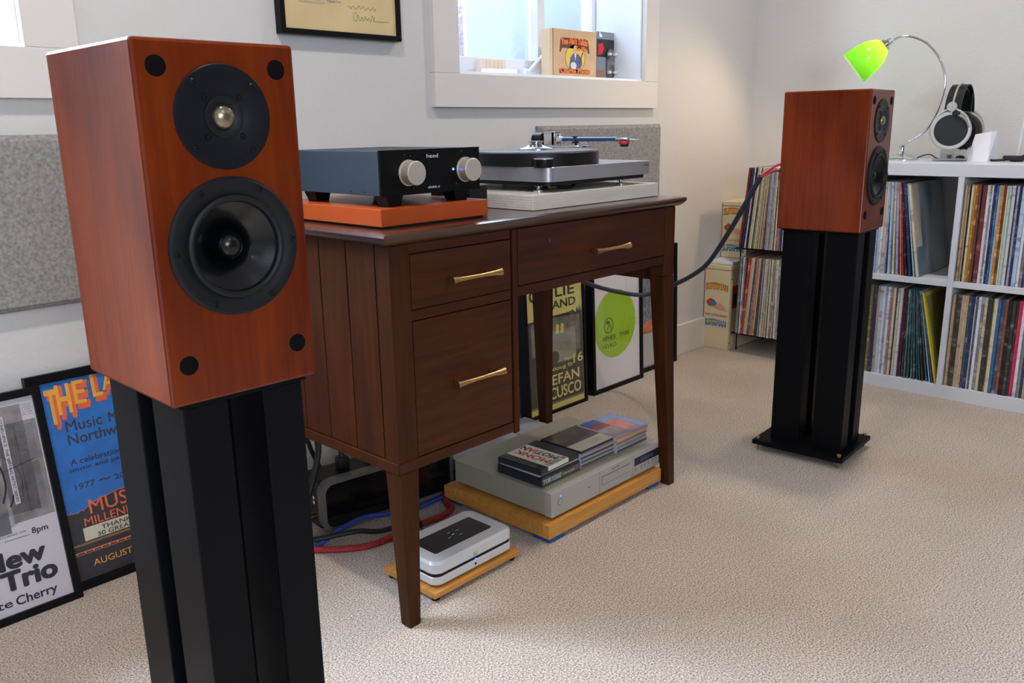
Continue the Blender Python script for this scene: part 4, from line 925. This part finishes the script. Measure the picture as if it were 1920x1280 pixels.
# ---------------- printed boxes in the corner ----------------
boxm = mat('cream_box_card', (216, 202, 164), .5, coat=.15)
yel = mat('logo_yellow', (230, 196, 60), .5); redL = mat('logo_red', (176, 60, 44), .5); bluL = mat('logo_blue', (44, 128, 186), .5); salm = mat('salmon_print', (220, 160, 120), .5)
def lpbox(loc, lab, w=.30, d=.118, h=.355, m=boxm, dz=0):
    """left side carries the print; that side faces -x"""
    t = thing('record_case', lab, 'box', loc)
    bx('body', m, t, 0, w, 0, d, 0, h-.02, b=.003); bx('lid', m, t, -.0008, w+.0008, -.0008, d+.0008, h-.019, h, b=.003)
    Xd, Yd = (0, -1, 0), (0, 0, 1)
    def tz(s, mm, a, z, ww, hh, bold=.02, lay=1, **k): return text(s, mm, t, (-.001-.0003*lay, d-a, z+dz), Xd, Yd, ww, hh, bold, **k)
    tz('SUPERMAN', redL, .008, .248, .100, .026, .09, 1, arc=.006); tz('SUPERMAN', yel, .010, .250, .096, .020, .02, 3, arc=.006)
    # abstract coloured emblem in place of the figure
    M().prism([(.012, .200), (.03, .214), (.05, .206), (.06, .196), (.052, .182), (.026, .180), (.014, .190)], .0003, (-.0014, d, dz), Xd, Yd).build('printed_patch', redL, t, smooth=0)
    M().prism([(.03, .196), (.05, .203), (.062, .192), (.05, .183), (.034, .184)], .0003, (-.0018, d, dz), Xd, Yd).build('printed_patch', bluL, t, smooth=0)
    M().prism([(.045, .192), (.075, .195), (.100, .180), (.103, .168), (.07, .172), (.05, .178)], .0003, (-.0016, d, dz), Xd, Yd).build('printed_patch', salm, t, smooth=0)
    tz('THE CATWOMAN', redL, .006, .139, .104, .0095, .0)
    tz('SUPERMAN', bluL, .006, .095, .100, .027, .09, 1, arc=.004); tz('SUPERMAN', yel, .009, .107, .092, .010, .02, 3, arc=.004)
    bx('side_patch', redL, t, .02, .075, -.0016, -.0008, .175+dz, .27+dz, b=0); bx('side_patch', mat('navy_print', (40, 44, 92), .5), t, .028, .07, -.0022, -.0016, .19+dz, .235+dz, b=0)
    for z in (.03, h-.055): M().cyl((.012, 0, z), (.012, -.002, z), .0025, n=10).build('rivet', blackm, t)
    return t
lpbox((3.112, 1.7165, 0), 'lower cream storage box with comic title print standing on the carpet in the corner')
lpbox((3.235, 1.7185, .3695), 'upper cream storage box with comic title print, stacked on the other in the corner', w=.19, h=.235, dz=-.070)
bx('sheet', whi, None, 3.13, 3.40, 1.719, 1.832, .356, .3685, b=.002)
o = [q for q in COL.objects if q.name.startswith('sheet')][-1]; o.name = 'white_tray'; tag(o, 'white flat tray between the two stacked cream boxes', 'tray')

# ---------------- on top of the shelf ----------------
ST = .783
# lamp
gsh = bpy.data.materials.new('green_glass_shade'); gsh.use_nodes = True; nt = gsh.node_tree; nt.nodes.clear()
out = nt.nodes.new('ShaderNodeOutputMaterial'); tr = nt.nodes.new('ShaderNodeBsdfTranslucent'); tr.inputs[0].default_value = srgb((150, 240, 70))
df = nt.nodes.new('ShaderNodeBsdfPrincipled'); df.inputs['Base Color'].default_value = srgb((120, 214, 60)); df.inputs['Roughness'].default_value = .15
mx = nt.nodes.new('ShaderNodeMixShader'); mx.inputs[0].default_value = .35; nt.links.new(tr.outputs[0], mx.inputs[1]); nt.links.new(df.outputs[0], mx.inputs[2]); nt.links.new(mx.outputs[0], out.inputs[0])
lin = bpy.data.materials.new('white_glass_lining'); lin.use_nodes = True; nt = lin.node_tree; nt.nodes.clear()
out = nt.nodes.new('ShaderNodeOutputMaterial'); tr = nt.nodes.new('ShaderNodeBsdfTranslucent'); tr.inputs[0].default_value = (.9, .9, .82, 1)
df = nt.nodes.new('ShaderNodeBsdfDiffuse'); df.inputs[0].default_value = (.92, .92, .86, 1)
mx = nt.nodes.new('ShaderNodeMixShader'); mx.inputs[0].default_value = .5; nt.links.new(tr.outputs[0], mx.inputs[1]); nt.links.new(df.outputs[0], mx.inputs[2]); nt.links.new(mx.outputs[0], out.inputs[0])
bulbm = mat('lamp_bulb', (255, 244, 214), .3, emit=((255, 236, 205), 30))
L = thing('table_lamp', 'chrome gooseneck lamp with glowing green glass shade on the white shelf', 'lamp', (3.25, 1.135, ST))
def Lp(p): return (p[0]-3.25, p[1]-1.135, p[2]-ST)
M().lathe([(0, 0), (.058, 0), (.058, .004), (.052, .010), (.030, .019), (.012, .024), (.010, .030), (.010, .046), (.013, .050), (.006, .053), (0, .053)], n=48).build('base', chrome, L)
arcp = [(3.25, 1.135, .834), (3.22, 1.11, .845), (3.22, 1.075, .864), (3.22, 1.051, .885), (3.22, 1.028, .923), (3.22, 1.012, .971), (3.22, 1.004, 1.014), (3.22, 1.003, 1.056), (3.218, 1.015, 1.100), (3.214, 1.038, 1.141), (3.21, 1.07, 1.175), (3.205, 1.104, 1.195), (3.197, 1.135, 1.203), (3.188, 1.160, 1.200), (3.183, 1.172, 1.192)]
M().tube([Lp(p) for p in arcp], .0042, 12, 8).build('gooseneck', chrome, L)
hd = Vector((3.176, 1.192, 1.182)); ax_ = Vector((-.045, .105, -.088)).normalized()
TL = Matrix.Translation(Vector(Lp(hd))) @ ax_.to_track_quat('Z', 'Y').to_matrix().to_4x4()
M().lathe([(0, -.020), (.010, -.018), (.012, -.008), (.010, -.004), (.018, .0), (.023, .010), (.020, .016), (0, .016)], TL, 32).build('socket', chrome, L)
pr = [(.020, .008), (.032, .020), (.045, .040), (.054, .065), (.058, .092), (.0600, .130)]
P2 = [(q.x, q.y) for q in spline([(a, b, 0) for a, b in pr], 5)]
def shell(prof, name, m):
    n = 56; v = []; f = []; k = len(prof)
    for i in range(n):
        a = 2*math.pi*i/n
        for r_, z in prof: v.append(TL @ Vector((r_*math.cos(a), r_*math.sin(a), z)))
    for i in range(n):
        j = (i+1) % n
        for q in range(k-1): f.append((i*k+q, j*k+q, j*k+q+1, i*k+q+1))
    m_ = M(); m_.add(v, f); return m_.build(name, m, L, smooth=60)
shell(P2, 'shade', gsh); shell([(a-.0012, b) for a, b in P2], 'shade_lining', lin)
M().lathe([(0, .016), (.008, .018), (.009, .028), (.014, .038), (.0165, .048), (.014, .058), (.008, .064), (0, .066)], TL, 28).build('bulb', bulbm, L)
pl_l = bpy.data.lights.new('lamp_light', 'SPOT'); pl_l.energy = 6; pl_l.color = (1, .72, .40); pl_l.spot_size = R(125); pl_l.spot_blend = .6; pl_l.shadow_soft_size = .025
plo = bpy.data.objects.new('lamp_light', pl_l); COL.objects.link(plo); plo.location = hd+ax_*.135; plo.rotation_euler = ax_.to_track_quat('-Z', 'Y').to_euler()
M().tube([Lp(p) for p in ((3.29, 1.10, .786), (3.30, 1.07, .800), (3.30, 1.05, .801), (3.31, 1.035, .790), (3.33, 1.03, .786))], .002, 6, 6).build('power_cord', blackc, L)
# headphones on clear stand
lea = mat('dark_leather', (20, 20, 22), .35, spec=.4); alu = mat('aluminium_ring', (188, 186, 180), .3, metal=.6); grl = mat('speaker_mesh', (18, 22, 24), .6, bump=(900, .0006))
H = thing('headphones', 'large over-ear headphones with silver rings hanging on a clear stand', 'headphones', (3.21, .965, ST))
dirv = Vector((.90, .27-.30, 0)).normalized()
fc = Vector((3.175, .955, .886)) - Vector((3.21, .965, ST)); 
def cup(c, d, nm, flip=1):
    T_ = Matrix.Translation(c) @ (d*flip).to_track_quat('Z', 'Y').to_matrix().to_4x4()
    M().lathe([(.050, .004), (.052, .008), (.060, .008), (.064, .004), (.0645, -.010), (.060, -.016), (.050, -.016)], T_, 56).build('cup_ring', alu, H)
    M().lathe([(0, .0045), (.048, .0055), (.052, .0045), (.052, -.002), (0, -.002)], T_, 56).build('grille', grl, H)
    M().lathe([(.030, -.016), (.058, -.016), (.062, -.026), (.058, -.040), (.045, -.043), (.030, -.036)], T_, 48).build('ear_pad', lea, H)
cup(fc, Vector((-.93, -.36, .05)).normalized(), 'a'); bc = fc+Vector((.115, -.008, -.0)); cup(bc, Vector((.95, .1, .12)).normalized(), 'b')
# band: arch through the two cups
up0 = Vector((0, 0, 1)); mid = (fc+bc)/2; sp = (bc-fc); side = Vector((-sp.y, sp.x, 0)).normalized()
def band(r_, hgt, wdt, thk, name, m, a0=8, a1=172, lift=.035):
    v = []; f = []; n = 28
    for i in range(n+1):
        a = R(a0+(a1-a0)*i/n); c = mid+sp*.5*math.cos(math.pi-a)*r_+up0*(lift+hgt*math.sin(a)); nn = (c-mid-up0*lift).normalized()
        for s, t_ in ((-1, 0), (1, 0), (1, 1), (-1, 1)): v.append(c+side*s*wdt/2+nn*t_*thk)
    for i in range(n):
        for k in range(4): f.append((i*4+k, i*4+(k+1) % 4, i*4+4+(k+1) % 4, i*4+4+k))
    f += [(3, 2, 1, 0), (n*4, n*4+1, n*4+2, n*4+3)]
    m_ = M(); m_.add(v, f); return m_.build(name, m, H, smooth=50)
band(1.06, .112, .052, .004, 'headband', lea); band(.98, .098, .034, .006, 'headband_pad', lea); band(1.10, .116, .006, .0045, 'band_edge', alu)
for c, s in ((fc, -1), (bc, 1)):
    p = c+Vector((.006*s*-1, 0, .066))
    m_ = M(); m_.cyl(p+Vector((s*.010, 0, .012)), p+Vector((s*.018, 0, .012)), .016, n=28, b=.001); m_.build('yoke_disc', alu, H)
    M().tube([c+Vector((0, -.060, .01)), c+Vector((s*.006, -.045, .048)), p+Vector((s*.01, 0, .006)), c+Vector((s*.006, .045, .048)), c+Vector((0, .060, .01))], .0035, 8, 6).build('yoke', alu, H)
acry = glass('clear_acrylic', (.93, .95, .96, 1), .12)
A = thing('headphone_stand', 'clear acrylic headphone stand on the white shelf', 'stand', (3.25, .962, ST))
bx('base', acry, A, -.05, .06, -.045, .050, 0, .008, b=.001); bx('upright', acry, A, .008, .016, -.040, .045, .008, .225, b=.001); bx('upright', acry, A, -.030, -.024, -.012, .028, .008, .05, b=.001)
tag(bx('small_cork', mat('amber_plastic', (132, 98, 70), .5), None, 3.232, 3.246, .963, .975, ST+.008, ST+.020, b=.001), 'tiny brown block on the clear headphone stand base', 'block')
tag(M().tube([(3.24, .948, ST+.0115), (3.245, .935, ST+.016), (3.25, .925, ST+.011), (3.26, .945, ST+.012)], .0032, 6, 5).build('adaptor_cable', blackc), 'small black adaptor lying on the clear stand base', 'cable')
tag(M().tube([(3.243, .94, ST+.040), (3.25, .93, ST+.043), (3.262, .922, ST+.041)], .004, 6, 5).build('headphone_plug', blackc, None), 'small black plug hanging under the headphones', 'plug')
# white wedge
t = thing('white_wedge', 'white tapering folded card wedge on the shelf right of the headphones', 'ornament', (3.25, .87, ST))
m_ = M(); v = [(-.03, .037, 0), (-.03, -.028, 0), (.03, -.042, 0), (.05, .037, 0), (-.004, .026, .089), (-.006, -.024, .098), (.012, -.036, .100), (.03, .026, .089)]
m_.add(v, [(3, 2, 1, 0), (4, 5, 6, 7), (0, 1, 5, 4), (1, 2, 6, 5), (2, 3, 7, 6), (3, 0, 4, 7)]); m_.build('folded_card', mat('bright_white_card', (228, 228, 236), .5), t, smooth=0)
# black coil with white rod
t = thing('table_microphone', 'black coiled cable base with a slim white rod at the right end of the shelf', 'stand', (3.26, .765, ST))
pts = [(.030*math.cos(a)*(1+.1*math.sin(3*a)), .038*math.sin(a), .006+.012*a/19) for a in [i*.35 for i in range(54)]]
M().tube(pts, .0042, 8).build('cable_coil', blackc, t); M().tube([(-.02, .03, .006), (-.03, .06, .004), (-.02, .075, .0045)], .004, 8, 5).build('cable_tail', blackc, t)
M().tube([(0, 0, .0), (.0, -.006, .09), (0, -.012, .17)], .0035, 10, 5).build('rod', whi, t); M().cyl((0, 0, 0), (0, 0, .012), .02, n=24).build('base', blackm, t)

# ---------------- on the right window sill ----------------
SZ = 1.078
bk = mat('book_cover_tan', (206, 172, 132), .6, noise=(14, (1, 1, 1), .1))
t = thing('boxed_book', 'tan boxed disc set with old time banjo player artwork on the window sill', 'book', (2.258, 1.952, SZ), .0)
w_, h_ = .252, .160
bx('box_body', bk, t, .004, w_, .001, .035, 0, h_, b=.002); bx('cover', bk, t, .018, w_, -.0015, .001, 0, h_, b=.001); bx('spine', mat('book_spine_cream', (214, 190, 156), .6), t, 0, .016, -.0015, .036, 0, h_-.002, b=.001); bx('hinge', blackm, t, .016, .018, -.0012, .030, 0, h_-.001)
brn = mat('banner_brown', (104, 58, 52), .6); ora = mat('banner_orange', (232, 122, 60), .6); yy_ = mat('disc_yellow', (226, 196, 84), .6); jac = mat('jacket_blue', (88, 92, 142), .6); skin_ = mat('face_tan', (222, 180, 140), .6)
def bp(pts, m, lay=1): return M().prism(pts, .0003, (0, -.0015-.0004*lay, 0)).build('printed_shape', m, t, smooth=0)
def bt(s, m, x, z, w, h, bold=.03, lay=4, **k): return text(s, m, t, (x, -.0015-.0004*lay, z), (1, 0, 0), (0, 0, 1), w, h, bold, **k)
bp([(.05, .088), (.056, .128), (.066, .133), (.19, .133), (.205, .128), (.212, .088), (.205, .086), (.198, .1), (.064, .1), (.056, .086)], brn)
bt("You Ain't Talkin'", ora, .058, .110, .144, .020, .16, arc=.004); bt('To Me', ora, .136, .094, .056, .014, .16)
bp(disc(.134, .068, .054, .046), brn, .5); bp(disc(.134, .068, .052, .044), yy_, 1)
bp([(.100, .034), (.108, .07), (.122, .084), (.148, .084), (.168, .068), (.172, .05), (.16, .034)], jac, 2); bp(disc(.134, .098, .010, .013, 20), skin_, 3); bp([(.128, .084), (.140, .084), (.134, .06)], whi, 3); bp(disc(.124, .044, .016, .012, 24), whi, 3)
bp([(.152, .05), (.156, .05), (.176, .088), (.172, .09)], brn, 4)
bp(rect(.05, .214, .018, .032), brn, 1); bt('Charlie Poole', ora, .054, .019, .156, .016, .16)
# carded toy skateboard
gcard = mat('grey_card', (132, 140, 150), .5); 
t = thing('carded_toy', 'small skateboard toy on a grey and black hanging card beside the boxed book', 'toy', (2.518, 1.955, SZ))
M().prism([(0, 0), (.128, 0), (.128, .165), (.022, .165), (.022, .158), (.030, .158), (.034, .150), (.026, .146), (.014, .148), (.014, .165), (0, .165)], .002, (0, 0, 0)).build('card', gcard, t, smooth=0)
M().prism([(0, .08), (.126, .08), (.126, .140), (0, .140)], .0004, (0, -.0005, 0)).build('black_print', mat('comic_print', (40, 40, 44), .5, noise=(70, (1, 1, 1), .9)), t, smooth=0)
M().prism([(.004, .085), (.03, .09), (.042, .11), (.03, .128), (.008, .122)], .0004, (0, -.001, 0)).build('red_print', mat('red_comic', (206, 44, 40), .5), t, smooth=0)
M().prism([(.004, .01), (.04, .01), (.04, .035), (.004, .035)], .0004, (0, -.001, 0)).build('rust_print', mat('rust_print', (166, 104, 88), .5), t, smooth=0)
bp_ = [(.076+a, .058+b) for a, b in rr(-.022, .022, -.052, .052, .021, 6)]
M().prism(bp_, .003, (0, -.006, 0)).build('deck', mat('deck_graphic', (104, 104, 104), .4, noise=(60, (1, 1, 1), .8)), t)
for z in (.028, .090):
    for x in (.060, .092): M().cyl((x-.006, -.012, z), (x+.006, -.012, z), .005, n=14).build('wheel', whi, t)
    M().cyl((.06, -.010, z), (.092, -.010, z), .002, n=8).build('axle', chrome, t)
# pale block and slab at the left of that sill
t = thing('wood_block', 'pale slatted wood block at the left end of the window sill', 'block', (1.975, 1.985, SZ)); lw_ = mat('pale_wood', (226, 208, 190), .6)
for i in range(6): bx('slat', lw_, t, .018*i, .018*i+.0165, 0, .03, 0, .052, b=.001)
tag(bx('white_slab', mat('paper_white', (240, 238, 234), .6), None, 1.945, 2.07, 1.925, 1.96, SZ, SZ+.019, b=.002), 'white flat slab in front of the slatted wood block on the sill', 'slab')
